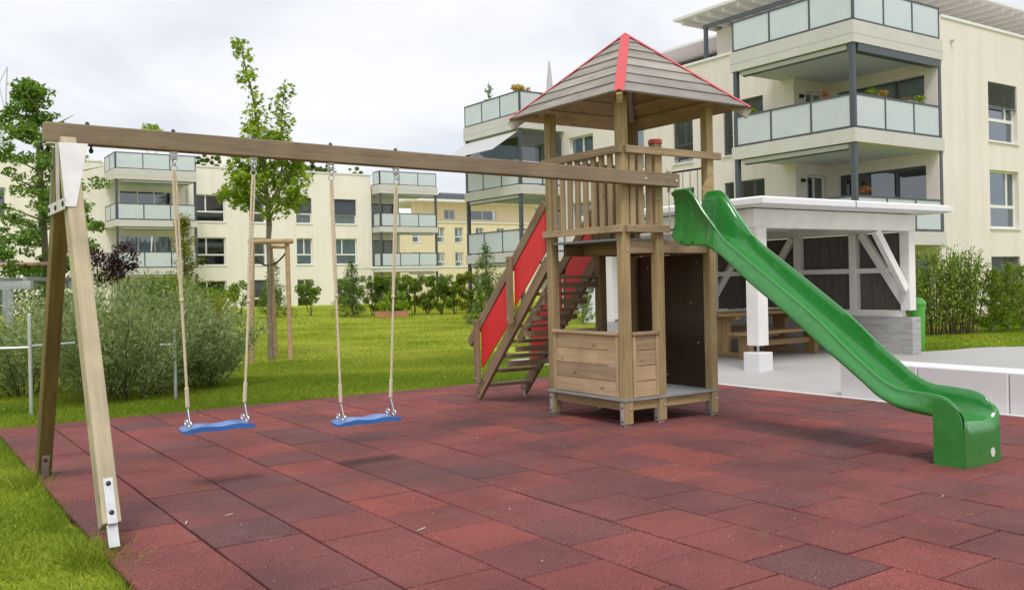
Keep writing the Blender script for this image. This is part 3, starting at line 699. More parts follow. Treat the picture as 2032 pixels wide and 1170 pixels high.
    # white badge on the front
    bd = MB(); bd.add([(0.86+0.026*math.cos(a), yF-0.004, 0.075+0.034*math.sin(a)) for a in [2*math.pi*k/24 for k in range(24)]]+[(0.86+0.026*math.cos(a), yF+0.004, 0.075+0.034*math.sin(a)) for a in [2*math.pi*k/24 for k in range(24)]],
        [tuple(range(24)), tuple(range(24,48))[::-1]]+[(i,24+i,24+(i+1)%24,(i+1)%24) for i in range(24)])
    bd.build('badge', M['whitepot'], sl)
    for y, z in ((-0.19,1.86),(-0.28,1.735),(-0.42,1.725)): bolt((x0-0.002,y,z), (-1,0,0), M['black'], sl, 0.009)
    bolt((x0-0.002,-0.19,2.1), (-1,0,0), M['black'], sl, 0.006)
    return sl
build_slide()
# ---------------------------------------------------------------- swing frame
fr = thing('swing_stand', 'long timber swing beam on a splayed pair of legs', 'swing stand', (-4.81, -0.05, 0))
VB = -h2-0.05; beam_z = lambda u: 2.333-(u+4.94)*0.0118+0.065
bm_ = board('beam', (-4.94,VB,beam_z(-4.94)), (0.62,VB,beam_z(0.62)), 0.095, 0.128, M['beam'], fr, bev=0.008)
for u in (0.17, 0.57): bolt((u, VB-0.0475, beam_z(u)-0.005), (0,-1,0), M['chrome'], bm_, 0.015)
for u in (-4.68, -4.139, -3.586, -2.991, -2.443): 
    b = MB().lathe((u,VB,beam_z(u)+0.064), [(0.014,0),(0.014,0.012),(0.009,0.022),(0.003,0.026)], 10); b.smooth = True; b.build('bolt', M['black'], bm_)
u0 = -4.81
near_leg = board('leg', (u0,VB-0.03,2.335), (u0,-1.237,0.118), 0.095, 0.145, M['pale'], fr, up=(0,-1,0.2), bev=0.008)
far_leg = board('leg', (u0,VB+0.05,2.31), (u0,1.19,0.03), 0.095, 0.145, M['olive_shaded'], fr, up=(0,1,0.2), bev=0.008)
# foot straps
d_ = (Vector((u0,-1.237,0.118))-Vector((u0,VB-0.03,2.335))).normalized()
fx = u0+0.0
e0 = Vector((fx-0.012,-1.237,0.118))
nl = Vector((0,-1,0)) - d_*Vector((0,-1,0)).dot(d_); nl.normalize()
stp = MB(); a0 = Vector((u0,-1.237,0.118))-d_*0.245
off = nl*(0.0725+0.004)
stp.bar(a0+off, Vector((u0,-1.237,0.118))+off+d_*0.005, 0.05, 0.006, up=tuple(nl)); stp.bar(Vector((u0,-1.237,0.118))+d_*0.0+nl*0.05, Vector((u0,-1.237,0.118))+d_*0.125+nl*0.05, 0.055, 0.012, up=tuple(nl))
stp.build('foot_strap', M['zinc'], near_leg)
for t in (0.215, 0.055): p = Vector((u0,-1.237,0.118))-d_*t+off+nl*0.003; bolt(p, nl, M['black'], near_leg, 0.014)
d2 = (Vector((u0,1.19,0.03))-Vector((u0,VB+0.05,2.31))).normalized()
n2 = Vector((0,-1,0))-d2*Vector((0,-1,0)).dot(d2); n2.normalize(); off2 = n2*(0.0725+0.004)
MB().bar(Vector((u0,1.19,0.03))-d2*0.20+off2, Vector((u0,1.19,0.03))+d2*0.06+off2, 0.05, 0.006, up=tuple(n2)).build('foot_strap', M['zinc'], far_leg)
for t in (0.165, 0.0): bolt(Vector((u0,1.19,0.03))-d2*t+off2+n2*0.003, n2, M['black'], far_leg, 0.013)
# pale steel head bracket
hb = MB(); zb = beam_z(u0)-0.066
hb.box(u0-0.12, u0+0.12, VB-0.07, VB+0.07, zb-0.008, zb-0.001)
pl = [(-0.06,0),(0.11,0),(0.0,-0.42),(-0.06,-0.42)]
def plate(y0, dy, pts):
    vs = []
    for dx, dz in pts: vs.append((u0+dx, y0+dy*(-dz/0.42), zb-0.006+dz))
    vs2 = [(x,y+0.006,z) for x,y,z in vs]; n = len(vs)
    hb.add(vs+vs2, [tuple(range(n)), tuple(range(n,2*n))[::-1]]+[(i,n+i,n+(i+1)%n,(i+1)%n) for i in range(n)])
plate(VB-0.118, -0.215, pl)
plate(VB+0.118, 0.215, [(-0.06,0),(0.09,0),(0.0,-0.42),(-0.06,-0.42)])
hb.bar((u0-0.062,VB-0.32,zb-0.405), (u0-0.062,VB+0.32,zb-0.405), 0.006, 0.07)
hb.bar((u0-0.062,VB-0.07,zb-0.004), (u0-0.062,VB-0.07,zb-0.40), 0.006, 0.02)
hb.build('head_bracket', M['whitesteel'], fr)
for y, z in ((-0.28,-0.405),(0.0,-0.41),(0.26,-0.405),(-0.05,-0.12),(0.1,-0.14)): bolt((u0-0.067,VB+y,zb+z), (-1,0,0), M['black'], fr, 0.018)
for dx, dy in ((-0.15,-0.04),(-0.10,0.04),(0.15,0.0)): 
    b = MB().lathe((u0+dx,VB+dy,zb-0.05), [(0.008,0),(0.014,0.012),(0.014,0.025),(0.008,0.03),(0.008,0.045)], 8); b.smooth = True; b.build('bolt', M['black'], fr)
# ---------------------------------------------------------------- swings
def ring(mb, c, ax, r, rr, n=14, m=6):
    c = Vector(c); ax = Vector(ax).normalized(); a = ax.orthogonal().normalized(); b = ax.cross(a); vs = []
    for i in range(n):
        t = 2*math.pi*i/n; d = a*math.cos(t)+b*math.sin(t)
        for j in range(m):
            p = 2*math.pi*j/m; vs.append(c+d*(r+rr*math.cos(p))+ax*rr*math.sin(p))
    mb.add(vs, [(i*m+j, ((i+1)%n)*m+j, ((i+1)%n)*m+(j+1)%m, i*m+(j+1)%m) for i in range(n) for j in range(m)]); mb.smooth = True
def make_swing(ua, ub, sa, sb, zs, knots, label):
    sw = thing('swing', label, 'swing', ((sa+sb)/2, VB, zs), 'swings hanging from the beam')
    # wavy seat
    nu, nv = 28, 9; L = sb-sa; W = 0.20; top, bot = [], []
    for i in range(nu+1):
        for j in range(nv+1):
            s = i/nu; t = j/nv-0.5
            w = 0.0065*math.cos(s*4*math.pi+math.pi)*(1-0.25*abs(2*t)) - 0.010*(1-(2*t)**2)
            e = 0.010*max(0, abs(2*s-1)-0.9)/0.1
            wid = W*(1-0.10*max(0, abs(2*s-1)-0.72)/0.28)
            wid *= 1-0.10*math.cos(2*math.pi*s)*-0.6
            x, y = sa+L*s, VB+t*wid
            top.append((x, y, zs+0.015+w-e*(1))); bot.append((x, y, zs-0.018+w*0.6))
    vs = top+bot; K = (nu+1)*(nv+1); fs = []; id_ = lambda i,j: i*(nv+1)+j
    for i in range(nu):
        for j in range(nv):
            fs.append((id_(i,j),id_(i+1,j),id_(i+1,j+1),id_(i,j+1))); fs.append((K+id_(i,j),K+id_(i,j+1),K+id_(i+1,j+1),K+id_(i+1,j)))
    for i in range(nu): fs.append((id_(i,0),K+id_(i,0),K+id_(i+1,0),id_(i+1,0))); fs.append((id_(i,nv),id_(i+1,nv),K+id_(i+1,nv),K+id_(i,nv)))
    for j in range(nv): fs.append((id_(0,j),id_(0,j+1),K+id_(0,j+1),K+id_(0,j))); fs.append((id_(nu,j),K+id_(nu,j),K+id_(nu,j+1),id_(nu,j+1)))
    sm = MB().add(vs, fs); sm.smooth = True
    seat = sm.build('seat', M['blue'], sw)
    for (u_top, u_bot, zk) in ((ua, sa+0.04, knots[0]), (ub, sb-0.04, knots[1])):
        zt = beam_z(u_top)-0.064
        hg = MB().box(u_top-0.024, u_top+0.024, VB-0.02, VB+0.02, zt-0.014, zt-0.001); hg.bar((u_top-0.017,VB,zt-0.012),(u_top-0.017,VB,zt-0.06),0.03,0.006,up=(1,0,0)); hg.bar((u_top+0.017,VB,zt-0.012),(u_top+0.017,VB,zt-0.06),0.03,0.006,up=(1,0,0))
        hg.tube([(u_top-0.024,VB,zt-0.045),(u_top+0.024,VB,zt-0.045)], 0.011, 10)
        hg.build('hanger', M['zinc'], sw)
        sh = MB(); ring(sh, (u_top,VB,zt-0.075), (1,0.3,0), 0.018, 0.005); ring(sh, (u_top,VB,zt-0.112), (0.2,1,0), 0.02, 0.005); sh.build('shackle', M['zinc'], sw)
        p0 = Vector((u_top,VB,zt-0.125)); zb_ = zs+0.155; p1 = Vector((u_bot,VB,zb_)); dr = (p1-p0).normalized(); A = lambda z: p0+(p1-p0)*((p0.z-z)/(p0.z-p1.z))
        rope = MB(); sdx = Vector((0.011,0.004,0))
        # doubled upper length, whipped join, single lower length, spliced eye
        ts = [p0.z-(p0.z-zk)*i/10 for i in range(11)]
        rope.tube([A(z)+sdx*(1 if 0<i<10 else 0.5) for i,z in enumerate(ts)], 0.008, 8)
        rope.tube([A(z)-sdx*(1 if 0<i<10 else 0.5) for i,z in enumerate(ts)], 0.008, 8)
        rope.tube([A(zk-0.10), A((zk+zb_)/2), A(zb_)], 0.0095, 8)
        r_ = rope.build('rope', M['rope'], sw)
        def twist(z0, z1, rad, turns, strands=3):
            k = MB()
            for q in range(strands):
                k.tube([A(z0+(z1-z0)*i/40)+Vector((math.cos(2*math.pi*(turns*i/40+q/strands)),math.sin(2*math.pi*(turns*i/40+q/strands)),0))*rad for i in range(41)], rad*0.95, 6)
            return k
        twist(zk+0.05, zk-0.09, 0.0072, 3.4).build('splice', M['rope'], r_)
        kn = MB(); kn.lathe(A(zk-0.125), [(0.008,0),(0.015,0.008),(0.017,0.018),(0.013,0.03),(0.008,0.036)], 10); kn.smooth = True; kn.build('knot', M['rope'], r_)
        twist(zb_+0.13, zb_-0.005, 0.0078, 3.6).build('splice', M['rope'], r_)
        # steel triangle from the eye to two ring bolts on the seat
        tri = MB(); q = Vector((u_bot,VB,zb_-0.01))
        for s_ in (-1,1):
            e = Vector((u_bot+0.004*s_, VB+0.062*s_, zs+0.045)); tri.tube([q,e], 0.0045, 6); ring(tri, (e.x,e.y,e.z-0.006), (1,0.25,0), 0.017, 0.0065)
            tri.tube([e+Vector((0,0,-0.02)), e+Vector((0,0,-0.055))], 0.006, 6)
        tri.build('seat_link', M['zinc'], sw)
    return sw
make_swing(-4.139, -3.586, -4.12, -3.644, 0.425, (1.42, 1.40), 'blue swing seat on ropes nearer to the splayed legs')
make_swing(-2.991, -2.443, -2.99, -2.49, 0.355, (1.42, 1.40), 'blue swing seat on ropes nearer to the tower')
# ---------------------------------------------------------------- buildings: helpers
def facade(mb, fr, a0, a1, z0, z1, openings, reveal=0.16):
    """wall face with real openings and reveals; fr = (origin, axis, outward normal)"""
    o, ax, n = fr
    xs = sorted({a0, a1, *[w[0] for w in openings], *[w[1] for w in openings]}); zs = sorted({z0, z1, *[w[2] for w in openings], *[w[3] for w in openings]})
    P = lambda a, d, z: (o[0]+ax[0]*a+n[0]*d, o[1]+ax[1]*a+n[1]*d, z)
    fl = ax[0]*n[1]-ax[1]*n[0] > 0
    def quad(q): mb.add(q, [(3,2,1,0) if fl else (0,1,2,3)])
    for i in range(len(xs)-1):
        for j in range(len(zs)-1):
            xm, zm = (xs[i]+xs[i+1])/2, (zs[j]+zs[j+1])/2
            if any(w[0] < xm < w[1] and w[2] < zm < w[3] for w in openings): continue
            quad([P(xs[i],0,zs[j]),P(xs[i+1],0,zs[j]),P(xs[i+1],0,zs[j+1]),P(xs[i],0,zs[j+1])])
    for (b0,b1,c0,c1) in openings:
        r = -reveal
        quad([P(b0,0,c0),P(b0,0,c1),P(b0,r,c1),P(b0,r,c0)]); quad([P(b1,0,c0),P(b1,r,c0),P(b1,r,c1),P(b1,0,c1)])
        quad([P(b0,0,c1),P(b1,0,c1),P(b1,r,c1),P(b0,r,c1)]); quad([P(b0,0,c0),P(b0,r,c0),P(b1,r,c0),P(b1,0,c0)])
def curtain_sheet(fr, a0, a1, d, z0, z1, mat, parent, amp=0.03, step=0.05, name='curtain'):
    o, ax, n = fr; k = max(2, int((a1-a0)/step)); vs = []
    for i in range(k+1):
        a = a0+(a1-a0)*i/k; dd = d+amp*math.sin(i*1.9+a0*3)+amp*0.4*math.sin(i*0.7)
        for z in (z0, z1): vs.append((o[0]+ax[0]*a+n[0]*dd, o[1]+ax[1]*a+n[1]*dd, z))
    m = MB().add(vs, [(2*i,2*i+2,2*i+3,2*i+1) for i in range(k)]); m.smooth = True
    return m.build(name, mat, parent)
def window(parent, fr, op, style='cross', blind=0.0, curtain=None, frame=None, mull=0.36, sill=True, blind_kind='slat', rev=0.16):
    a0, a1, z0, z1 = op; fm = frame or M['whiteframe']; mb = MB(); w = 0.065
    D0, D1 = -rev-0.055, -rev+0.005
    mb.fbox(fr,a0,a0+w,D0,D1,z0,z1); mb.fbox(fr,a1-w,a1,D0,D1,z0,z1); mb.fbox(fr,a0+w,a1-w,D0,D1,z0,z0+w); mb.fbox(fr,a0+w,a1-w,D0,D1,z1-w,z1)
    panes = []
    zt = z0+(z1-z0)*0.38
    if style == 'cross':
        mb.fbox(fr,a0+w,a1-w,D0,D1+0.004,zt-0.05,zt+0.05); am = a0+(a1-a0)*mull
        mb.fbox(fr,am-0.045,am+0.045,D0,D1+0.003,zt+0.05,z1-w); panes = [(a0+w,am-.045,zt+.05,z1-w),(am+.045,a1-w,zt+.05,z1-w),(a0+w,a1-w,z0+w,zt-.05)]
    elif style == 'transom':
        mb.fbox(fr,a0+w,a1-w,D0,D1+0.004,zt-0.05,zt+0.05); panes = [(a0+w,a1-w,zt+.05,z1-w),(a0+w,a1-w,z0+w,zt-.05)]
    else:
        k = style if isinstance(style, int) else 2
        for i in range(k):
            b0 = a0+w+(a1-a0-2*w)*i/k; b1 = a0+w+(a1-a0-2*w)*(i+1)/k
            if i: mb.fbox(fr,b0-0.04,b0+0.04,D0,D1+0.003,z0+w,z1-w)
            panes.append((b0+(0.04 if i else 0), b1-(0.04 if i < k-1 else 0), z0+w, z1-w))
    win = mb.build('window', fm, parent)
    for (b0,b1,c0,c1) in panes: MB().fbox(fr,b0,b1,-rev-0.03,-rev-0.022,c0,c1).build('pane', M['glass'], win)
    if sill:
        MB().fbox(fr,a0-0.05,a1+0.05,-rev+0.006,0.05,z0-0.05,z0-0.004).build('sill', M['coping'], win)
    if blind > 0:
        zb = z1-(z1-z0)*blind
        if blind_kind == 'slat':
            sm = MB(); k = max(3, int((z1-zb)/0.075))
            for i in range(k):
                zc = z1-0.06-(z1-zb-0.08)*i/k; o, ax, n = fr
                P = lambda a, d, z: (o[0]+ax[0]*a+n[0]*d, o[1]+ax[1]*a+n[1]*d, z)
                vs = [P(a0+.02,-.075,zc-.03),P(a1-.02,-.075,zc-.03),P(a1-.02,-.03,zc+.018),P(a0+.02,-.03,zc+.018)]
                sm.add(vs+[(x,y,z+0.006) for x,y,z in vs], [(0,1,2,3),(7,6,5,4),(0,4,5,1),(1,5,6,2),(2,6,7,3),(3,7,4,0)])
            sm.fbox(fr,a0+.015,a1-.015,-.085,-.025,zb-.01,zb+.03)
            tag(sm.build('blind', M['blind'], win), kind='stuff')
        else: MB().fbox(fr,a0+.01,a1-.01,-rev+0.03,-rev+0.036,zb,z1).build('blind', M['screen'], win)
    if curtain is not None: curtain_sheet(fr, a0+0.05, a1-0.05, -rev-0.105, z0+0.03, z1-0.03, curtain, win)
    # dark sheet behind the panes, the shade of an unlit room in its colour
    bk = MB().fbox(fr,a0-0.3,a1+0.3,-rev-1.25,-rev-1.2,z0-0.3,z1+0.2).build('dark_backing', M['inside'], win)
    return win
def balcony(parent, rect, z0, z1, rails, cols, col_z0, rail_h=1.0, name='balcony', soff=True):
    """slab with glass railing; rails = list of (frame, a0, a1, panes)"""
    x0, x1, y0, y1 = rect
    sl = MB().box(x0,x1,y0,y1,z0,z1)
    s = sl.build(name, M['slab'], parent)
    if soff: MB().box(x0+0.25,x1-0.02,y0+0.25,y1-0.02,z0-0.012,z0-0.002).build('soffit', M['soffit'], s)
    if z1-z0 > 0.5:
        g = MB(); zz = z0+(z1-z0)*0.42
        g.box(x0-0.006,x1,y0-0.006,y0-0.001,zz-0.012,zz+0.012); g.build('groove_strip', M['soffit'], s)
        MB().box(x0-0.006,x0-0.001,y0,y1,zz-0.012,zz+0.012).build('groove_strip', M['soffit'], s)
    for fr, a0, a1, k in rails:
        MB().fbox(fr,a0,a1,-0.085,-0.035,z1+rail_h-0.05,z1+rail_h).build('handrail', M['anthracite'], s)
        MB().fbox(fr,a0,a1,-0.08,-0.04,z1+0.02,z1+0.07).build('bottom_rail', M['anthracite'], s)
        for i in range(k+1):
            a = a0+(a1-a0)*i/k; a = min(max(a, a0+0.025), a1-0.025)
            MB().fbox(fr,a-0.025,a+0.025,-0.082,-0.038,z1+0.0,z1+rail_h-0.051).build('railing_post', M['anthracite'], s)
        for i in range(k):
            b0 = a0+(a1-a0)*i/k+0.035; b1 = a0+(a1-a0)*(i+1)/k-0.035
            MB().fbox(fr,b0,b1,-0.066,-0.054,z1+0.08,z1+rail_h-0.055).build('glass_pane', M['frost'], s)
    for (x, y) in cols:
        MB().box(x-0.07,x+0.07,y-0.07,y+0.07,col_z0,z0-0.001).build('column', M['anthracite'], s)
    return s
def awning_box(parent, fr, a0, a1, z, out=0.0):
    c = MB().fbox(fr,a0,a1,-0.30,-0.10,z-0.16,z-0.03).build('awning_cassette', M['awning'], parent)
    MB().fbox(fr,a0+0.05,a1-0.05,-0.22,-0.16,z-0.20,z-0.165).build('awning_arm', M['anthracite'], c)
    return c
LV = [(2.22,2.62),(5.13,5.52),(7.95,8.57)]; PAR = 9.30
# ---------------------------------------------------------------- near apartment building (right)
U1, UW, UI, V1, VC, V2A, V2B = 17.0, 19.45, 21.3, 9.36, 13.3, 26.1, 30.2
E1 = thing('apartment_building', 'cream apartment block with corner balconies behind the white shelter', 'building', (28, 18, 0))
wl = MB(); S_ = ((0,V1),(1,0),(0,-1)); W_ = ((UW,0),(0,1),(-1,0)); I_ = ((UI,0),(0,1),(-1,0)); C_ = ((0,VC),(1,0),(0,-1))
south_ops = [(24.26,26.1,5.66,7.6),(24.26,26.1,2.80,4.71),(24.26,26.1,0.35,1.86),(29.2,31.0,5.66,7.6),(29.2,31.0,2.8,4.71),(29.2,31.0,0.35,1.86)]
facade(wl, S_, UI, 42, -0.3, PAR, south_ops)
west_ops = []
for lv in (0, 2.86, 5.72):
    for (a0,a1) in ((14.6,15.75),(15.98,16.42),(17.93,18.95),(20.6,21.9),(23.75,25.4)): west_ops.append((a0,a1,(-0.05 if lv == 0 else -0.05)+lv+0.05, 1.89+lv))
west_ops = [(a,b,max(c,0.05),d) for a,b,c,d in west_ops]
facade(wl, W_, VC, V2A, -0.3, PAR, west_ops)
door_ops = [(20.06,21.12,0.0+0.02,1.9)]+[(20.06,21.12,2.64,4.76),(20.06,21.12,5.54,7.58)]
facade(wl, C_, UW, UI, -0.3, 8.0, door_ops)
glz_ops = [(9.79,13.0,0.05,1.9),(9.79,13.0,2.66,4.74),(9.79,13.0,5.56,7.57)]
facade(wl, I_, V1, VC, -0.3, 8.0, glz_ops)
N_ = ((0,V2A),(1,0),(0,1)); facade(wl, N_, UW, UI, -0.3, 8.0, [(20.1,21.1,2.64,4.76),(20.1,21.1,5.54,7.58)])
I2 = ((UI,0),(0,1),(-1,0)); facade(wl, I2, V2A, V2B, -0.3, 8.0, [(26.6,29.8,2.66,4.74),(26.6,29.8,5.56,7.57)])
facade(wl, ((0,V2B),(1,0),(0,1)), UI, 42, -0.3, PAR, [])
facade(wl, ((42,0),(0,1),(1,0)), V1, V2B, -0.3, PAR, [])
wl.add([(UW,VC,PAR-0.35),(42,VC,PAR-0.35),(42,V2A,PAR-0.35),(UW,V2A,PAR-0.35)], [(0,1,2,3)]); wl.add([(UI,V1,PAR-0.35),(42,V1,PAR-0.35),(42,VC,PAR-0.35),(UI,VC,PAR-0.35)], [(0,1,2,3)]); wl.add([(UI,V2A,PAR-0.35),(42,V2A,PAR-0.35),(42,V2B,PAR-0.35),(UI,V2B,PAR-0.35)], [(0,1,2,3)])
wl.build('wall', M['render2'], E1, origin=(UW,V1,-0.3))
cp = MB().fbox(S_, 21.55, 42, -0.35, 0.04, PAR, PAR+0.09); cp.build('coping', M['coping'], E1)
MB().fbox(W_, 13.9, 25.7, -0.35, 0.04, PAR, PAR+0.09).build('coping', M['coping'], E1)
MB().fbox(((21.5,0),(0,1),(-1,0)), V1+0.012, VC, -0.2, 0.0, 8.58, PAR).build('terrace_wall', M['render2'], E1)
bl_s = [0.42, 0, 1.0, 0.5, 0, 0.7]
for op, b in zip(south_ops, bl_s): window(E1, S_, op, 'cross', b, M['inside'] if False else None, mull=0.72)
for i, op in enumerate(west_ops):
    window(E1, W_, op, 'transom' if op[1]-op[0] < 0.6 else 'cross', {0:1.0,1:1.0,2:0.9,3:0,4:0}[i % 5], M['curtain'] if i % 5 == 4 else None, mull=0.5)
for op in door_ops: window(E1, C_, op, 2, 0, M['curtain'] if op[2] > 5 else None, sill=False)
for k, op in enumerate(glz_ops): window(E1, I_, op, 3, 0, M['curtain'] if k == 2 else None, frame=M['anthracite'], sill=False)
for op in ((20.1,21.1,2.64,4.76),(20.1,21.1,5.54,7.58)): window(E1, N_, op, 2, 0, None, sill=False)
for op in ((26.6,29.8,2.66,4.74),(26.6,29.8,5.56,7.57)): window(E1, I2, op, 3, 0, None, frame=M['anthracite'], sill=False)
WB = ((U1,0),(0,1),(-1,0)); SB = ((0,V1-0.06),(1,0),(0,-1))
for k, (z0, z1) in enumerate(LV):
    xr = 21.55
    b = balcony(E1, (U1,xr,V1-0.06,13.85), z0, z1, [(WB, V1-0.06+0.03, 13.78, 3), (SB, U1+0.09, 21.45, 3)], [(U1+0.11,V1+0.06),(U1+0.11,13.7)]+([(21.40,V1+0.04)] if k else []), (LV[k-1][1] if k else 0.0))
    if k: awning_box(b, WB, 9.6, 13.5, z0)
    SB2 = ((0,25.72),(1,0),(0,-1))
    b2 = balcony(E1, (U1,xr,25.72,V2B+0.06), z0, z1, [(WB, 25.75, 30.2, 3), (SB2, U1+0.09, 19.4, 2)], [(U1+0.11,25.85),(U1+0.11,30.1)], (LV[k-1][1] if k else -0.1))
    if k < 2: awning_box(b2, WB, 26.0, 30.0, z0)
MB().fbox(SB, U1+0.25, 21.4, -0.28, -0.02, 7.72, 7.945).build('awning_cassette', M['anthracite'], E1)
# extended awning on the far balcony tower, glazed screen under the roof terrace
aw = MB(); aw.add([(U1+0.1,25.95,7.86),(U1+0.1,30.1,7.86),(U1-1.25,30.1,6.98),(U1-1.25,25.95,6.98)]+[(U1+0.1,25.95,7.84),(U1+0.1,30.1,7.84),(U1-1.25,30.1,6.96),(U1-1.25,25.95,6.96)], [(0,1,2,3),(7,6,5,4),(0,4,5,1),(1,5,6,2),(2,6,7,3),(3,7,4,0)])
aw.build('awning', M['awning'], E1)
sg = MB().fbox(WB, 25.95, 30.0, -0.14, -0.12, 6.55, 7.6).build('wind_screen', M['glassd'], E1)
MB().fbox(SB2, U1+0.2, 19.35, -0.14, -0.12, 6.55, 7.7).build('wind_screen', M['glassd'], E1)
# penthouse set back on the roof with wide eaves on white rafters
pw = MB(); pw.box(21.9,42,13.2,18.9,PAR-0.35,11.15); pw.box(24.5,42,18.9,28.5,PAR-0.35,11.0); pw.build('penthouse_wall', M['render2'], E1)
rf = MB(); rf.box(19.9,43,11.3,19.3,11.32,11.42); pr_ = rf.build('penthouse_roof', M['coping'], E1)
MB().box(22.7,43,19.32,29.2,11.2,11.3).build('penthouse_roof', M['coping'], E1)
for i in range(11): MB().box(20.05,22.2,11.9+i*0.7,12.0+i*0.7,11.14,11.318).build('rafter', M['whiteframe'], pr_)
for i in range(26): MB().box(22.6+i*0.75,22.7+i*0.75,11.45,13.5,11.14,11.318).build('rafter', M['whiteframe'], pr_)
MB().box(19.75,19.85,12.6,17.6,10.62,10.76).build('terrace_beam', M['anthracite'], E1)
for y in (17.5, 12.7): MB().box(19.74,19.86,y-0.06,y+0.06,9.39,10.62).build('terrace_post', M['anthracite'], E1)
MB().box(23.5,24.3,15.5,16.3,11.43,12.1).build('chimney', M['whiteframe'], E1)
v_ = MB().tube([(22.1,V1-0.005,8.62),(22.1,V1-0.12,8.62)], 0.05, 12); v_.build('vent_pipe', M['zinc'], E1)
lm = MB().fbox(C_, 19.72, 19.86, 0.0, 0.10, 4.49, 4.6).build('wall_lamp', M['black'], E1); MB().fbox(C_, 19.72, 19.86, 0.0, 0.10, 7.3, 7.42).build('wall_lamp', M['black'], E1)
# ---------------------------------------------------------------- long apartment building (left)
E2 = thing('apartment_building', 'long cream apartment block beyond the lawn with two stacks of glass balconies', 'building', (10, 60, 0))
VL = 55.0; F_ = ((0,VL),(1,0),(0,-1)); wl = MB()
cols4 = [(11.55,13.5),(15.12,16.28),(18.47,19.63),(21.3,23.05)]; rows = [(5.70,7.51),(2.82,4.68),(-0.2,1.80)]
ops = [(a0,a1,z0,z1) for (a0,a1) in cols4 for (z0,z1) in rows]
lops = [(a0,a1,z0,z1) for (a0,a1) in ((-9.5,-7.8),(-5.2,-4.0),(-1.2,0.6),(3.0,3.5)) for (z0,z1) in rows]
bops = [(6.9,10.1,z0,z1) for (z0,z1) in ((5.55,7.6),(2.68,4.75),(-0.2,1.9))]
facade(wl, F_, -16, 24.25, -0.4, PAR, ops+lops+bops)
G_ = ((0,57.3),(1,0),(0,-1)); rops = [(25.4,27.4,z0,z1) for (z0,z1) in ((5.55,7.5),(2.68,4.7),(-0.2,1.85))]
facade(wl, G_, 24.25, 27.75, -0.4, 8.0, rops)
facade(wl, ((24.25,0),(0,1),(1,0)), VL, 57.3, -0.4, PAR, [])
facade(wl, ((27.75,0),(0,1),(1,0)), 57.3, 68, -0.4, PAR, [])
wl.add([(-16,VL,9.0),(24.25,VL,9.0),(24.25,68,9.0),(-16,68,9.0)], [(0,1,2,3)]); wl.add([(24.25,57.3,8.9),(27.75,57.3,8.9),(27.75,68,8.9),(24.25,68,8.9)], [(0,1,2,3)])
wl.build('wall', M['render'], E2, origin=(4,VL,-0.4))
MB().fbox(F_, 10.9, 24.3, -0.3, 0.05, PAR, PAR+0.1).build('coping', M['coping'], E2); MB().fbox(F_, -16, 5.9, -0.3, 0.05, PAR, PAR+0.1).build('coping', M['coping'], E2)
spec = {(0,0):('cross',0,None),(0,1):('cross',0,None),(0,2):('cross',0,None),(1,0):('transom',0,None),(1,1):('transom',0,None),(1,2):('transom',0.3,None),
        (2,0):('transom',0.58,M['curtain']),(2,1):('cross',0,M['teal']),(2,2):('cross',0,None),(3,0):('transom',0.63,M['curtain']),(3,1):('cross',0,M['teal']),(3,2):('cross',0,None)}
for i, (a0,a1) in enumerate(cols4):
    for j, (z0,z1) in enumerate(rows):
        s_, b_, c_ = spec[(i,j)]; window(E2, F_, (a0,a1,z0,z1), s_, b_, c_, blind_kind='screen', mull=0.36 if i != 2 else 0.5)
for i, op in enumerate(lops): window(E2, F_, op, 'cross' if op[1]-op[0] > 0.8 else 'transom', 0.3 if i % 3 == 1 else 0, M['curtain'] if i % 4 == 0 else None, blind_kind='screen')
for op in bops: window(E2, F_, op, 3, 0, M['curtain'] if op[2] < 4 else None, sill=False)
for op in rops: window(E2, G_, op, 2, 0, M['curtain'], frame=M['anthracite'], sill=False)
FB = ((0,51.85),(1,0),(0,-1)); FL = ((5.98,0),(0,1),(-1,0)); FR = ((0,53.8),(1,0),(0,-1)); FRl = ((24.35,0),(0,1),(-1,0))
for k, (z0, z1) in enumerate(LV):
    b = balcony(E2, (5.98,10.8,51.85,VL-0.003), z0, z1, [(FB,6.05,10.75,3),(FL,51.95,54.9,2)], [(6.1,51.97),(10.7,51.97)], (LV[k-1][1] if k else -0.3))
    awning_box(b, FB, 6.4, 10.4, z0)
    b = balcony(E2, (24.35,29.2,53.8,57.29), z0, z1, [(FR,24.42,29.13,3),(FRl,53.9,54.95,1)], [(24.47,53.92),(29.08,53.92)], (LV[k-1][1] if k else -0.3))
    awning_box(b, FR, 26.8, 28.9, z0)
for x in (8.0, 9.6): tag(MB().tube([(x,52.2,2.63),(x+0.12,52.15,4.55)], [0.02,0.045], 8).build('closed_parasol', M['white']), 'closed white parasol on the '+('left' if x < 9 else 'right')+' half of the lower left balcony', 'parasol', 'balcony parasols')
MB().tube([(11.05,VL-0.08,-0.3),(11.05,VL-0.08,9.2)], 0.05, 8).build('downpipe', M['zinc'], E2)
MB().box(14.8,16.6,62,64,9.0,11.6).build('chimney', M['render'], E2)
MB().box(16.9,17.3,60,60.4,9.0,10.6).build('chimney', M['whiteframe'], E2)
MB().box(4.4,4.7,60,60.3,9.0,12.4).build('chimney', M['whiteframe'], E2)
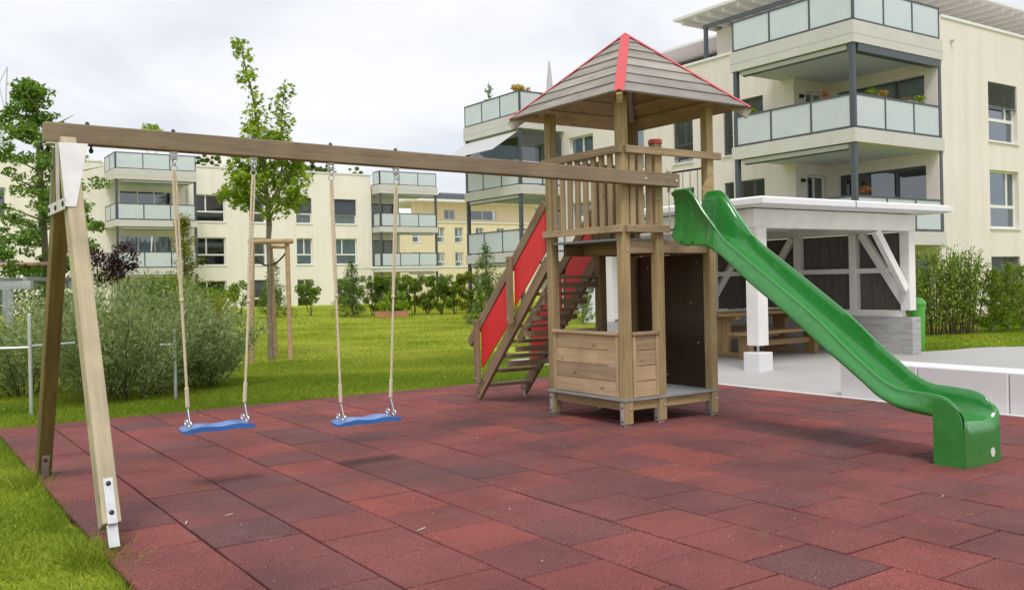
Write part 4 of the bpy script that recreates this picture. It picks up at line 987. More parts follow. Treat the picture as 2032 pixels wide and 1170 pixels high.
# ---------------------------------------------------------------- distant buildings and crane
FB1 = thing('apartment_building', 'distant cream apartment block with flat overhanging roof between the balconies', 'building', (52, 88, 0))
K_ = ((0,86),(1,0),(0,-1)); wl = MB(); fops = []
for a in (44.5, 47.6, 50.1, 53.0, 56.0, 59.0):
    for z in (0.2, 3.1, 6.0): fops.append((a, a+1.1, z, z+1.75))
facade(wl, K_, 40, 66, -0.5, 8.3, fops); facade(wl, ((40,0),(0,1),(-1,0)), 86, 98, -0.5, 8.3, [])
facade(wl, ((66,0),(0,1),(1,0)), 86, 98, -0.5, 8.3, []); wl.add([(40,86,8.2),(66,86,8.2),(66,98,8.2),(40,98,8.2)], [(0,1,2,3)])
wl.build('wall', M['render3'], FB1, origin=(52,86,-0.5))
for op in fops: window(FB1, K_, op, 'cross', 0, None, mull=0.5)
ph = MB(); pops = [(50.5,52.0,8.9,10.1),(54.0,58.0,8.9,10.1)]
facade(ph, ((0,89),(1,0),(0,-1)), 46, 64, 8.2, 10.9, pops); facade(ph, ((64,0),(0,1),(1,0)), 89, 97, 8.2, 10.9, [])
ph.build('penthouse_wall', M['render3'], FB1)
for op in pops: window(FB1, ((0,89),(1,0),(0,-1)), op, 2, 0, None, sill=False)
MB().box(44.5,66.5,87.2,98,10.9,11.15).build('roof', M['coping'], FB1); MB().box(48,56,91,95,11.15,12.1).build('roof_plant', M['slate'], FB1)
MB().box(39.9,66.1,85.9,86.3,8.3,8.42).build('coping', M['coping'], FB1)
FB2 = thing('terraced_house', 'far house with dark slate roof and white dormers behind the balconies', 'house', (88, 112, 0))
MB().box(66,118,108,122,0,9.5).build('wall', M['render3'], FB2)
rf = MB().add([(65,107,9.5),(119,107,9.5),(119,115,15.0),(65,115,15.0),(119,123,9.5),(65,123,9.5)], [(0,1,2,3),(3,2,4,5),(0,3,5),(1,4,2),(0,5,4,1)]).build('roof', M['slate'], FB2)
for x in (70,76,82,88,94,100,106): MB().box(x,x+1.6,107.8,111,10.2,12.3).build('dormer', M['whiteframe'], rf)
for x in (73,91,103): MB().box(x,x+1.2,114.2,115.4,14,16.4).build('chimney', M['slab'], rf)
CR = thing('tower_crane', 'far lattice tower crane rising behind the tree at the left edge', 'crane', (18, 220, 0))
mast = MB()
for dx, dy in ((-1,-1),(1,-1),(1,1),(-1,1)): mast.bar((18+dx,220+dy,0),(18+dx,220+dy,39), 0.25, 0.25)
for i in range(13): mast.bar((17,219,i*3),(19,219,i*3+3),0.15,0.15); mast.bar((19,221,i*3),(17,221,i*3+3),0.15,0.15)
mast.build('mast', M['zinc'], CR)
jb = MB(); jb.bar((18,220,39),(18.6,220,50),0.3,0.3); jb.bar((18.6,220,50),(14.0,222,39.5),0.16,0.16); jb.bar((18.2,220,39),(16.5,220.5,49),0.2,0.2); jb.bar((14,222,39),(20.5,219,39),0.8,0.9); jb.build('jib', M['zinc'], CR)
# ---------------------------------------------------------------- white timber shelter
sh = thing('picnic_shelter', 'white timber frame shelter with dark boarded walls and flat white roof', 'shelter', (6.9, 4.1, 0))
FX0, FX1, FY0, FY1 = 4.87, 8.72, 2.57, 5.80
WWm = M['whitewood']
def wb(name, p0, p1, w, h, up=(0,0,1), bev=0.006): return board(name, p0, p1, w, h, WWm, sh, up, bev)
# front left post on steel pin and concrete block
p = wb('post', (FX0,FY0,0.37), (FX0,FY0,2.10), 0.22, 0.22)
MB().tube([(FX0,FY0,0.27),(FX0,FY0,0.37)], 0.018, 10).build('steel_pin', M['zinc'], p); MB().box(FX0-0.06,FX0+0.06,FY0-0.05,FY0+0.05,0.271,0.281).build('base_plate', M['zinc'], p)
MB().box(FX0-0.15,FX0+0.15,FY0-0.15,FY0+0.15,-0.02,0.27).build('concrete_foot', M['block'], p, bevel=0.008)
p = wb('post', (FX0,FY1,0.68), (FX0,FY1,2.10), 0.18, 0.18)
wb('post', (FX1,FY0,0.75), (FX1,FY0,2.10), 0.18, 0.18); wb('post', (FX1,FY1,0.75), (FX1,FY1,2.10), 0.18, 0.18)
wb('post', (FX1,4.83,0.752), (FX1,4.83,2.10), 0.14, 0.14); wb('post', (FX1,3.61,0.752), (FX1,3.61,2.10), 0.14, 0.14)
for x in (6.1, 7.4): wb('post', (x,FY1,0.752), (x,FY1,2.10), 0.14, 0.14)
# beams
wb('beam', (FX0-0.13,FY0,2.24), (FX1+0.12,FY0,2.24), 0.16, 0.28); wb('beam', (FX0-0.13,FY1,2.24), (FX1+0.12,FY1,2.24), 0.16, 0.28)
wb('beam', (FX0,FY0+0.082,2.24), (FX0,FY1-0.082,2.24), 0.16, 0.275); wb('beam', (FX1+0.03,FY0+0.082,2.24), (FX1+0.03,FY1-0.082,2.24), 0.16, 0.275)
for y in (3.4, 4.2, 5.0): wb('joist', (FX0+0.082,y,2.30), (FX1-0.06,y,2.30), 0.08, 0.15)
# wall frames: rails with dark boarding set back behind them
wb('sill_rail', (FX1,FY0+0.092,0.692), (FX1,FY1-0.092,0.692), 0.14, 0.115); wb('middle_rail', (FX1,FY0+0.092,1.44), (FX1,FY1-0.092,1.44), 0.10, 0.09)
wb('sill_rail', (FX0+0.092,FY1,0.692), (FX1-0.092,FY1,0.692), 0.14, 0.115); wb('middle_rail', (FX0+0.092,FY1,1.44), (FX1-0.092,FY1,1.44), 0.10, 0.09)
MB().box(FX1+0.06,FX1+0.075,FY0+0.1,FY1-0.1,0.76,2.09).build('wall_boarding', M['infill'], sh); MB().box(FX0+0.1,FX1-0.1,FY1+0.06,FY1+0.075,0.76,2.09).build('wall_boarding', M['infill'], sh)
# braces
wb('brace', (FX1-0.015,3.44,2.09), (FX1-0.015,2.56,0.78), 0.10, 0.13, up=(0,1,0)); wb('brace', (FX1-0.015,4.95,2.09-0.0), (FX1-0.015,5.62,1.2), 0.10, 0.12, up=(0,1,0))
wb('brace', (7.80,FY0-0.01,2.105), (FX1-0.10,FY0-0.01,1.10), 0.10, 0.13, up=(1,0,0)); 
wb('brace', (FX1-0.4,FY1-0.012,2.08), (7.2,FY1-0.012,0.76), 0.10, 0.12, up=(1,0,0)); wb('brace', (6.3,FY1-0.012,2.08), (7.3-1.75,FY1-0.012,0.76), 0.10, 0.12, up=(1,0,0))
wb('brace', (FX0+0.9,FY1-0.012,2.08), (FX0+0.1,FY1-0.012,1.35), 0.10, 0.12, up=(1,0,0)); wb('brace', (FX0+0.95,FY1-0.012,1.38), (FX0+0.15,FY1-0.012,0.8), 0.10, 0.12, up=(1,0,0))
MB().box(FX1-0.12,FX1+0.13,FY0-0.14,FY1+0.12,-0.02,0.632).build('base_wall', M['cwall'], sh); MB().box(FX0-0.12,FX1-0.121,FY1-0.12,FY1+0.12,-0.02,0.632).build('base_wall', M['cwall'], sh)
# roof: fascia leaning outwards over a flat slab
ro = MB(); X0, X1_, Y0_, Y1_ = 4.50, 9.40, 2.12, 6.25
A_ = [(X0,Y0_),(X1_,Y0_),(X1_,Y1_),(X0,Y1_)]; ins = 0.10; B_ = [(X0+ins,Y0_+ins),(X1_-ins,Y0_+ins),(X1_-ins,Y1_-ins),(X0+ins,Y1_-ins)]
zr = lambda x: 0.0
ro.add([(x,y,2.395) for x,y in B_]+[(x,y,2.425) for x,y in A_]+[(x,y,2.50) for x,y in A_]+[(x,y,2.535) for x,y in B_], [(3,2,1,0)]+[(i,(i+1)%4,4+(i+1)%4,4+i) for i in range(4)]+[(4+i,4+(i+1)%4,8+(i+1)%4,8+i) for i in range(4)]+[(8+i,8+(i+1)%4,12+(i+1)%4,12+i) for i in range(4)]+[(12,13,14,15)])
rfo = ro.build('roof', M['coping'], sh)
MB().box(6.66,6.675,Y0_-0.004,Y0_+0.06,2.42,2.512).build('fascia_joint', M['slate'], rfo)
# water tap on the back wall
tapo = thing('water_tap', 'grey standpipe tap box on the back wall of the shelter', 'tap', (8.3,5.6,0))
MB().box(8.25,8.37,5.60,5.66,1.15,1.40).build('tap_box', M['zinc'], tapo); MB().tube([(8.31,5.63,0.0),(8.31,5.63,1.15)], 0.02, 8).build('pipe', M['zinc'], tapo)
# picnic tables with benches
def picnic(x0, x1, y, label):
    t = thing('picnic_table', label, 'picnic table', ((x0+x1)/2, y, 0), 'picnic furniture under the shelter')
    for i in range(4): board('top_plank', (x0,y-0.27+i*0.18,0.74), (x1,y-0.27+i*0.18,0.74), 0.17, 0.045, M['picnic'], t)
    for x in (x0+0.35, x1-0.35):
        board('leg', (x,y,0.09), (x,y,0.64), 0.28, 0.07, M['picnic'], t, up=(1,0,0)); board('leg_foot', (x,y-0.36,0.048), (x,y+0.36,0.048), 0.09, 0.09, M['picnic'], t); board('leg_head', (x,y-0.33,0.68), (x,y+0.33,0.68), 0.09, 0.075, M['picnic'], t)
    board('stretcher', (x0+0.39,y,0.35), (x1-0.39,y,0.35), 0.045, 0.12, M['picnic'], t)
def bench(x0, x1, y, label):
    t = thing('bench', label, 'bench', ((x0+x1)/2, y, 0), 'picnic furniture under the shelter')
    for i in range(2): board('seat_plank', (x0,y-0.085+i*0.17,0.435), (x1,y-0.085+i*0.17,0.435), 0.16, 0.045, M['picnic'], t)
    for x in (x0+0.3, x1-0.3): board('leg', (x,y,0.0), (x,y,0.41), 0.24, 0.1, M['picnic'], t, up=(1,0,0))
    board('stretcher', (x0+0.35,y,0.25), (x1-0.35,y,0.25), 0.04, 0.09, M['picnic'], t)
picnic(5.95, 8.15, 4.55, 'long timber picnic table under the white shelter')
bench(5.85, 8.15, 3.92, 'timber bench on the near side of the picnic table')
bench(5.95, 8.15, 5.2, 'timber bench on the far side of the picnic table')
# ---------------------------------------------------------------- low concrete block wall beside the mat
for i, (ya, yb) in enumerate(((0.0,-0.945),(-0.955,-1.905),(-1.915,-2.9),(-2.91,-3.9),(-3.91,-4.9))):
    o = MB().box(3.255,3.655,yb,ya,-0.02,0.405).build('seat_block', M['block'], bevel=0.012)
    tag(o, ['pale concrete seat block at the end of the low wall nearest the shelter','second pale concrete seat block counted from the shelter end of the low wall','third pale concrete seat block counted from the shelter, at the right edge','fourth pale concrete seat block counted from the shelter end of the low wall','fifth pale concrete seat block counted from the shelter end of the low wall'][i], 'seat block', 'concrete blocks of the low wall')
MB().box(3.142,3.20,-9,4.0,-0.2,0.006).build('edge_strip', M['block'], plz)
# green bin behind the shelter corner
gbn = thing('rubbish_bin', 'green plastic bin behind the concrete corner of the shelter', 'bin', (9.72,3.03,0))
b = MB().lathe((9.72,3.03,0), [(0.11,0.0),(0.115,0.02),(0.14,0.80)], 20); b.smooth = True; b.build('body', M['binplastic'], gbn)
b = MB().lathe((9.72,3.03,0.80), [(0.155,0),(0.16,0.04),(0.13,0.08),(0.10,0.12),(0.05,0.14)], 20); b.smooth = True; b.build('lid', M['binplastic'], gbn)
# ---------------------------------------------------------------- fence posts, pergola, toy at the left
def rail_post(x, y, h, label, rails):
    t = thing('railing', label, 'railing', (x,y,0)); m = MB().tube([(x,y,-0.05),(x,y,h)], 0.022, 10); m.lathe((x,y,h), [(0.022,0),(0.018,0.012),(0.006,0.018)], 10); m.build('post', M['zinc'], t)
    for (dx, dy, z) in rails: MB().tube([(x,y,z),(x+dx,y+dy,z)], 0.018, 10).build('rail', M['zinc'], t)
rail_post(-4.38, 5.29, 1.12, 'grey metal railing with a round rail at the left edge of the lawn', [(-1.6,0.55,0.745),(0.5,0.2,0.76)])
rail_post(-2.70, 5.56, 0.86, 'single grey metal post with a short rail stub in front of the willow shrubs', [(-0.18,0.05,0.675)])
pg = thing('pergola', 'weathered grey timber pergola at the left edge of the picture', 'pergola', (-4.0,20,0))
for x, y in ((-3.15,19.15),(-5.2,20.6),(-1.75,21.9),(-3.8,23.35)): board('post', (x,y,-0.04), (x,y,1.44), 0.22, 0.22, M['greytimber'], pg)
for (xa,ya,xb,yb) in ((-5.6,20.85,-2.65,18.8),(-4.2,23.6,-1.25,21.55)): board('beam', (xa,ya,1.54), (xb,yb,1.54), 0.16, 0.2, M['greytimber'], pg)
for f in (0.1,0.4,0.7,0.95): board('crossbeam', (-5.6+2.95*f,20.85-2.05*f,1.69), (-4.2+2.95*f,23.6-2.05*f,1.69), 0.10, 0.10, M['greytimber'], pg)
ty = thing('toy_scoop', 'yellow plastic toy lying among the flowers at the left', 'toy', (-5.25,7.2,0.1))
tm_ = MB().tube([(-5.32,7.25,0.28),(-5.27,7.22,0.34),(-5.18,7.16,0.43),(-5.15,7.14,0.46)], [0.03,0.055,0.065,0.04], 12); tm_.build('scoop', M['yellowtoy'], ty)
# ---------------------------------------------------------------- vegetation
RGT = np.array([math.cos(TH), -math.sin(TH), 0]); DEP = np.array([math.sin(TH), math.cos(TH), 0]); UPV = np.array([0,0,1.0])
DIAM = np.array([(-.5,0,0),(0,.24,.05),(.5,0,0),(0,-.24,.05)])
LANCE = np.array([(-.5,0,0),(-.05,.085,.0),(.5,0,0),(-.05,-.085,.0)])
def star(n=5, inner=0.42):
    v = []
    for i in range(2*n):
        a = math.pi*i/n; r = (0.5 if i % 2 == 0 else 0.5*inner)*(1.0 if i != n else 0.6); v.append((r*math.cos(a), r*math.sin(a), 0.06*(i % 2)))
    return np.array(v)
STAR = star()
def frames(n, nrm=None, spread=1.0, r=None):
    r = r or rng
    nn = r.normal(size=(n,3)); nn /= np.linalg.norm(nn,axis=1,keepdims=True)
    if nrm is not None: nn = nn*spread+nrm; nn /= np.linalg.norm(nn,axis=1,keepdims=True)
    t = r.normal(size=(n,3)); t -= nn*(t*nn).sum(1,keepdims=True); t /= np.linalg.norm(t,axis=1,keepdims=True)
    return nn, t, np.cross(nn,t)
def leaf_obj(name, pts, size, mat, parent, shape=DIAM, nrm=UPV, spread=1.2, axis=None, tone=None):
    n = len(pts); nn, t, b = frames(n, nrm, spread)
    if axis is not None:
        t = axis+rng.normal(size=(n,3))*0.35; t /= np.linalg.norm(t,axis=1,keepdims=True); nn -= t*(nn*t).sum(1,keepdims=True); nn /= np.linalg.norm(nn,axis=1,keepdims=True); b = np.cross(nn,t)
    s = size*rng.uniform(0.65,1.25,n)
    V = pts[:,None,:]+s[:,None,None]*(shape[None,:,0:1]*t[:,None,:]+shape[None,:,1:2]*b[:,None,:]+shape[None,:,2:3]*nn[:,None,:])
    return poly_mesh(name, V.reshape(-1,3), len(shape), mat, parent, tone)
def clumps(centers, radii, n, squash=0.8):
    centers = np.array(centers); radii = np.array(radii); w = radii**2; w = w/w.sum(); idx = rng.choice(len(centers), n, p=w)
    d = rng.normal(size=(n,3)); d /= np.linalg.norm(d,axis=1,keepdims=True); rr = rng.random(n)**0.45
    p = centers[idx]+d*(rr*radii[idx])[:,None]*np.array([1,1,squash])
    tone = np.clip(0.5+0.25*rng.normal(size=n)+0.18*(rng.random(len(centers))[idx]-0.5)*2, 0, 1)
    return p, tone
def at(base, r, d, z): return np.array(base)+RGT*r+DEP*d+UPV*z
# young maple with stakes
def maple():
    base = (0.36,10.53,0.0)
    t = thing('young_maple_tree', 'young staked maple tree with two tall leaders standing on the lawn', 'tree', base)
    tr = MB(); P = lambda r,d,z: tuple(at(base,r,d,z))
    tr.tube([P(0,0,-0.05),P(-.01,0,0.8),P(0.01,0,1.6),P(0,0,2.3),P(0.02,0,2.55),P(0,0,2.9),P(-.05,0,3.6),P(-.15,0,4.3),P(-.24,0,5.0),P(-.40,0,5.7),P(-.47,0,6.1)], [.062,.05,.047,.046,.054,.044,.034,.026,.02,.013,.006], 10)
    br = [[P(0,0,2.75),P(.2,.05,3.1),P(.3,.05,3.9),P(.30,0,4.6),P(.37,0,5.2)],[P(0,0,2.6),P(.15,-.1,2.85),P(.45,-.2,3.05),P(.75,-.25,3.35)],[P(0,0,2.7),P(-.3,-.15,3.0),P(-.75,-.2,3.2)],[P(0,0,2.9),P(.1,.4,3.3),P(.2,.8,3.6)],[P(0,0,2.9),P(-.2,-.4,3.2),P(-.3,-.8,3.4)],
          [P(0,0,3.1),P(-.4,.1,3.5),P(-.7,.2,3.9)],[P(.1,0,3.1),P(.4,.2,3.5),P(.65,.2,3.85)]]
    for b in br: tr.tube(b, [0.028-0.022*i/(len(b)-1) for i in range(len(b))], 6)
    tr.build('trunk', M['bark'], t)
    cs, rs = [], []
    def along(pl, r0, r1, k):
        for i in range(k):
            f = i/(k-1)*(len(pl)-1); j = min(int(f), len(pl)-2); q = f-j; p = np.array(pl[j])*(1-q)+np.array(pl[j+1])*q
            cs.append(p+rng.normal(size=3)*0.05); rs.append((r0+(r1-r0)*i/(k-1))*rng.uniform(0.75,1.2))
    along([P(-.08,0,3.7),P(-.15,0,4.3),P(-.22,0,4.9),P(-.38,0,5.6),P(-.49,0,6.05)], 0.34, 0.17, 16)
    along([P(.28,0,3.8),P(.28,0,4.5),P(.36,0,5.15)], 0.34, 0.18, 9)
    for b in br[1:]: along(b[1:], 0.26, 0.2, 6)
    for _ in range(36):
        a = rng.uniform(0,2*math.pi); z = rng.uniform(2.85,4.25); R_ = 0.75*math.sqrt(max(0.1,1-((z-3.3)/1.15)**2)); q = math.sqrt(rng.random())*R_
        cs.append(at(base, q*math.cos(a), q*math.sin(a), z)); rs.append(rng.uniform(0.13,0.24))
    for r,z in ((-.8,3.25),(-.72,3.05),(-.6,2.95),(.78,3.4),(.7,3.55),(.6,3.1),(-.5,3.9),(.5,3.95)): cs.append(at(base,r,rng.uniform(-.2,.2),z)); rs.append(0.16)
    p, tn = clumps(cs, rs, 3700, 0.85)
    leaf_obj('crown', p, 0.125, M['maple'], t, STAR, np.array([0,0,0.9]), 0.9, tone=tn)
    sk = thing('tree_stakes', 'three round timber stakes with a crossbar around the young maple', 'tree stakes', (0.3,10.3,0))
    tops = []
    for (x,y,xt,yt,h) in ((-0.219,9.92,-0.16,9.95,2.16),(0.609,10.932,0.47,10.75,2.18),(0.634,10.223,0.60,10.20,2.18)):
        MB().tube([(x,y,-0.05),(xt,yt,h)], 0.045, 12).build('stake', M['stake'], sk); tops.append((xt,yt,h))
    a, b = Vector((-0.19,9.94,2.2)), Vector((0.67,10.19,2.23)); d = (b-a).normalized()
    def logbar(nm, a, b): 
        o = MB().tube([a-d*0.03,b+d*0.03], 0.05, 12).build(nm, M['stake'], sk); return o
    logbar('crossbar', a, b); MB().tube([(0.60,10.20,2.12),(0.47,10.75,2.15)], 0.035, 10).build('crossbar', M['stake'], sk)
    tie = MB()
    tc_ = Vector((0.36,10.53,1.78))
    for q in ((-0.17,9.945,1.98),(0.61,10.205,2.06)):
        q = Vector(q); pts = [q+(tc_-q)*f+Vector((0,0,-0.06*math.sin(f*math.pi))) for f in [i/8 for i in range(9)]]; tie.tube(pts, 0.016, 6)
    tie.build('tie', M['black'], sk)
maple()
def dark_tree():
    base = (-1.85,22.35,-0.02)
    t = thing('leafy_street_tree', 'tall dark green tree behind the swing legs at the left edge', 'tree', base)
    P = lambda r,d,z: tuple(at(base,r,d,z)); tr = MB()
    tr.tube([P(0,0,-.05),P(.03,0,1),P(.0,0,2.2),P(-.05,0,3.6),P(-.12,0,5.2),P(-.3,0,6.6),P(-.4,0,7.35)], [.12,.1,.095,.08,.06,.03,.01], 10)
    cs, rs = [], []
    for i in range(16):
        z = 2.3+i*0.27; a = i*2.4; L = 1.75*(1-abs(z-4.0)/4.2)
        e = (math.cos(a)*L, math.sin(a)*L, z+0.5); tr.tube([P(-.04,0,z),P(e[0]*.5,e[1]*.5,z+.3),P(*e)], [.035,.02,.006], 5)
    tr.build('trunk', M['bark'], t)
    for _ in range(190):
        z = rng.uniform(1.5,7.3); R_ = 1.75*max(0.10, min(1.0, (7.7-z)/3.0))*(0.62 if z < 2.3 else 1); a = rng.uniform(0,6.283); q = (rng.random()**0.6)*R_
        off = -0.4*max(0,(z-3.5)/4); cs.append(at(base, q*math.cos(a)+off, q*math.sin(a), z)); rs.append(rng.uniform(0.16,0.36))
    p, tn = clumps(cs, rs, 13000, 0.6)
    leaf_obj('crown', p, 0.15, M['ash'], t, DIAM, np.array([0,0,0.8]), 0.9, tone=tn)
    sk = thing('tree_stakes', 'pinkish timber stakes and crossbar around the dark tree at the left edge', 'tree stakes', (-2.4,22,0))
    A, B = at(base,-1.5,-0.4,2.15), at(base,0.55,-0.4,2.15)
    MB().tube([tuple(A),tuple(B)], 0.06, 12).build('crossbar', M['rosewood'], sk)
    for r in (-1.25,0.45): MB().tube([tuple(at(base,r,-0.42,-0.05)),tuple(at(base,r,-0.42,2.08))], 0.05, 12).build('stake', M['rosewood'], sk)
    MB().tube([tuple(at(base,-1.2,-.42,1.95)),tuple(at(base,0,-.2,2.02)),tuple(at(base,.45,-.42,2.1))], 0.02, 6).build('tie', M['black'], sk)
dark_tree()
def willow(base, H_, Wd, nst, nl, label):
    t = thing('willow_shrub', label, 'shrub', base, 'silvery willow shrubs beside the mat'); st_ = MB(); pts, ax = [], []
    for i in range(nst):
        a = rng.uniform(0,2*math.pi); lean = math.sqrt(rng.random())*Wd*0.5; h = H_*rng.uniform(0.62,1.05)*(1-0.35*(lean/(Wd*0.5))**2); b0 = np.array(base)+np.array([math.cos(a),math.sin(a),0])*lean*0.38
        pl = []
        for k in range(7):
            f = k/6; sw = lean*f**1.05
            pl.append(b0+np.array([math.cos(a)*sw, math.sin(a)*sw, h*(f-0.10*f**3)])+rng.normal(size=3)*0.012)
        if i < 16: st_.tube([tuple(p) for p in pl], [0.010-0.0012*k for k in range(7)], 5)
        m = nl//nst
        for _ in range(m):
            f = 0.05+0.95*rng.random()**0.85; j = min(int(f*6),5); q = f*6-j; p = pl[j]*(1-q)+pl[j+1]*q; d = pl[j+1]-pl[j]; d /= np.linalg.norm(d)
            sd = rng.normal(size=3); sd -= d*(sd@d); sd /= np.linalg.norm(sd)
            # twigs fan out from the stem
            off = rng.random()**0.8*0.17*(1.1-f*0.5); pts.append(p+sd*off+d*off*0.9); ax.append(d*0.85+sd*0.65)
    tag(st_.build('stems', M['stem'], t), kind='stuff')
    leaf_obj('foliage', np.array(pts), 0.082, M['willow'], t, LANCE*np.array([1,1.25,1]), UPV, 1.0, axis=np.array(ax))
willow((-3.15,6.35,-0.03), 1.80, 2.1, 150, 27000, 'largest silvery willow shrub, just behind the pale swing leg')
willow((-1.95,6.79,-0.03), 1.36, 1.35, 80, 11000, 'smaller silvery willow shrub with bare stems beside the first swing rope')
willow((-4.15,7.6,-0.03), 1.45, 1.5, 75, 9000, 'silvery willow shrub between the two swing legs')
def bush(base, rx, ry, h, n, leaf, mat, name, label, cat='shrub', group=None, shape=DIAM, k=26, lo=0.0, stems=5, boxy=False):
    t = thing(name, label, cat, base, group); cs, rs = [], []
    for _ in range(k):
        d = rng.normal(size=3); d /= np.linalg.norm(d); q = rng.random()**0.4*0.78; cs.append(np.array(base)+np.array([d[0]*rx*q, d[1]*ry*q, lo*h+(h-lo*h)*(0.5+0.46*d[2]*q)])); rs.append(rng.uniform(0.22,0.42)*min(rx,ry,h*0.6))
    if boxy:
        cs = [np.array(base)+np.array([rng.uniform(-.8,.8)*rx, rng.uniform(-.8,.8)*ry, rng.uniform(.16,.92)*h]) for _ in range(k)]
    p, tn = clumps(cs, rs, n, 0.9); leaf_obj('foliage', p, leaf, mat, t, shape, UPV, 1.6, tone=tn)
    s = MB()
    for i in range(stems):
        a = rng.uniform(0,6.283); s.tube([(base[0]+0.04*math.cos(a),base[1]+0.04*math.sin(a),base[2]-0.03),(base[0]+rx*0.5*math.cos(a),base[1]+ry*0.5*math.sin(a),base[2]+h*0.6)], [0.02,0.008], 5)
    tag(s.build('stems', M['stem'], t), kind='stuff')
    return t
def cone_tree(base, r, h, n, leaf, mat, name, label, group=None, droop=0.3, power=1.0, tiers=9, gap=0.0):
    t = thing(name, label, 'conifer', base, group); s = MB(); s.tube([(base[0],base[1],base[2]-0.05),(base[0],base[1],base[2]+h*0.97)], [0.035*h/2,0.006], 7)
    pts, ax = [], []
    nb = int(tiers*6)
    for i in range(nb):
        f = (i+rng.random())/nb; z = h*(0.05+0.93*f); L = r*(1-f)**power*rng.uniform(0.7,1.1)+0.04; a = rng.uniform(0,6.283); m = max(4, int(n/nb*(1.6-1.2*f)))
        d = np.array([math.cos(a),math.sin(a),0]); q = rng.random(m)**0.7
        pp = np.array(base)+d*(q*L)[:,None]+UPV*(z+0.12*L*q-droop*L*q**2)[:,None]+rng.normal(size=(m,3))*0.07*r
        pts.append(pp); ax.append(np.tile(d+UPV*(0.25-droop),(m,1)))
    s.build('trunk', M['bark'], t)
    leaf_obj('foliage', np.concatenate(pts), leaf, mat, t, DIAM*np.array([1,0.7,1]), UPV, 1.0, axis=np.concatenate(ax))
# shrubs left of the lawn, in front of the long building
bush((-0.3,15.5,-.03), 1.35, 1.1, 1.85, 5200, 0.07, M['hedge'], 'green_shrub', 'dark green rounded shrub behind the smaller willow shrub')
bush((0.75,16.4,-.03), .95, .85, 1.55, 3600, 0.06, M['yellowleaf'], 'golden_shrub', 'yellow flecked green shrub behind the first swing rope')
bush((1.75,19.2,-.03), 1.15, 1.0, 1.75, 3800, 0.08, M['hedge'], 'green_shrub', 'dense green shrub at the left end of the hedge row')
bush((-2.0,20.6,-.03), 1.5, 1.1, 2.0, 4500, 0.08, M['conifer'], 'green_shrub', 'dark shrub below the purple leaved bush')
bush((-0.35,21.2,-.03), .95, .8, 3.0, 1900, 0.11, M['purple'], 'purple_shrub', 'purple leaved shrub in front of the lower left balcony', lo=0.42, k=20)
bush((-4.6,14.0,-.03), 1.1, 1.0, 1.35, 2000, 0.08, M['hedge'], 'green_shrub', 'green hedge bush beside the grey pergola')
bush((-5.0,7.9,-.03), .55, .5, .95, 900, 0.05, M['yflower'], 'flowering_plant', 'yellow flowering plant by the grey railing', 'plant')
bush((-5.1,7.1,-.03), .5, .4, .45, 700, 0.05, M['hedge'], 'low_plant', 'low leafy plant around the yellow toy', 'plant')
def airy_tree():
    base = (1.3,19.9,-.03); t = thing('slender_tree', 'slender yellow green tree in front of the left balcony stack', 'tree', base); s = MB(); pts = []; P = lambda r,d,z: at(base,r,d,z)
    s.tube([tuple(P(0,0,-.05)),tuple(P(.02,0,1.6)),tuple(P(.0,0,3.2))], [.05,.035,.008], 8)
    for i in range(64):
        z = rng.uniform(0.7,3.3); a = rng.uniform(0,6.283); L = rng.uniform(.35,.95)*(1.12-z/4.2); e = P(L*math.cos(a), L*math.sin(a), z+0.15*L+0.1); b = P(0,0,z); s.tube([tuple(b),tuple(e)], [.012,.004], 4)
        q = rng.random(60)[:,None]; pts.append(b*(1-q)+e*q+rng.normal(size=(60,3))*0.065)
    tag(s.build('branches', M['bark'], t)); leaf_obj('crown', np.concatenate(pts), 0.085, M['yellowleaf'], t, DIAM, UPV, 0.7)
airy_tree()
# hedge shrubs along the lawn's far edge
ordn = ['first','second','third','fourth','fifth','sixth','seventh','eighth','ninth','tenth']
for i in range(5):
    x, y = 6.6+i*1.35, 36.6-i*1.0
    bush((x,y,-.05), .85, .65, 1.8+0.15*math.sin(i*2), 1900, 0.11, M['hedge'], 'hedge_shrub', f'{ordn[i]} loose hedge shrub counted from the left along the far lawn edge', 'shrub', 'loose hedge shrubs at the far lawn edge', k=14, lo=.12)
cone_tree((8.55,32.6,-.05), .95, 2.6, 3000, 0.11, M['conifer'], 'spruce_shrub', 'squat dark spruce beside the maple stakes', droop=.15, power=.8)
cone_tree((11.0,29.9,-.05), .95, 2.5, 3000, 0.12, M['conifer'], 'spruce_shrub', 'dark loose conifer behind the terracotta planters', droop=.2, power=.85)
for i in range(9):
    f = i/8; x, y = 12.35+f*4.1, 30.7-f*2.6
    bush((x,y,-.05), .62, .5, 1.9+0.1*math.sin(i*3.1), 4200, 0.085, M['yellowleaf'] if i == 7 else M['hedge'], 'hedge_shrub', f'{ordn[i]} clipped hedge shrub counted from the left beside the far balcony tower', 'shrub', 'clipped hedge beside the far balcony tower', k=34, boxy=True)
cone_tree((11.2,19.6,-.04), .95, 2.75, 4200, 0.10, M['conifer'], 'drooping_conifer', 'drooping light green conifer behind the stairs', droop=.55, power=.75)
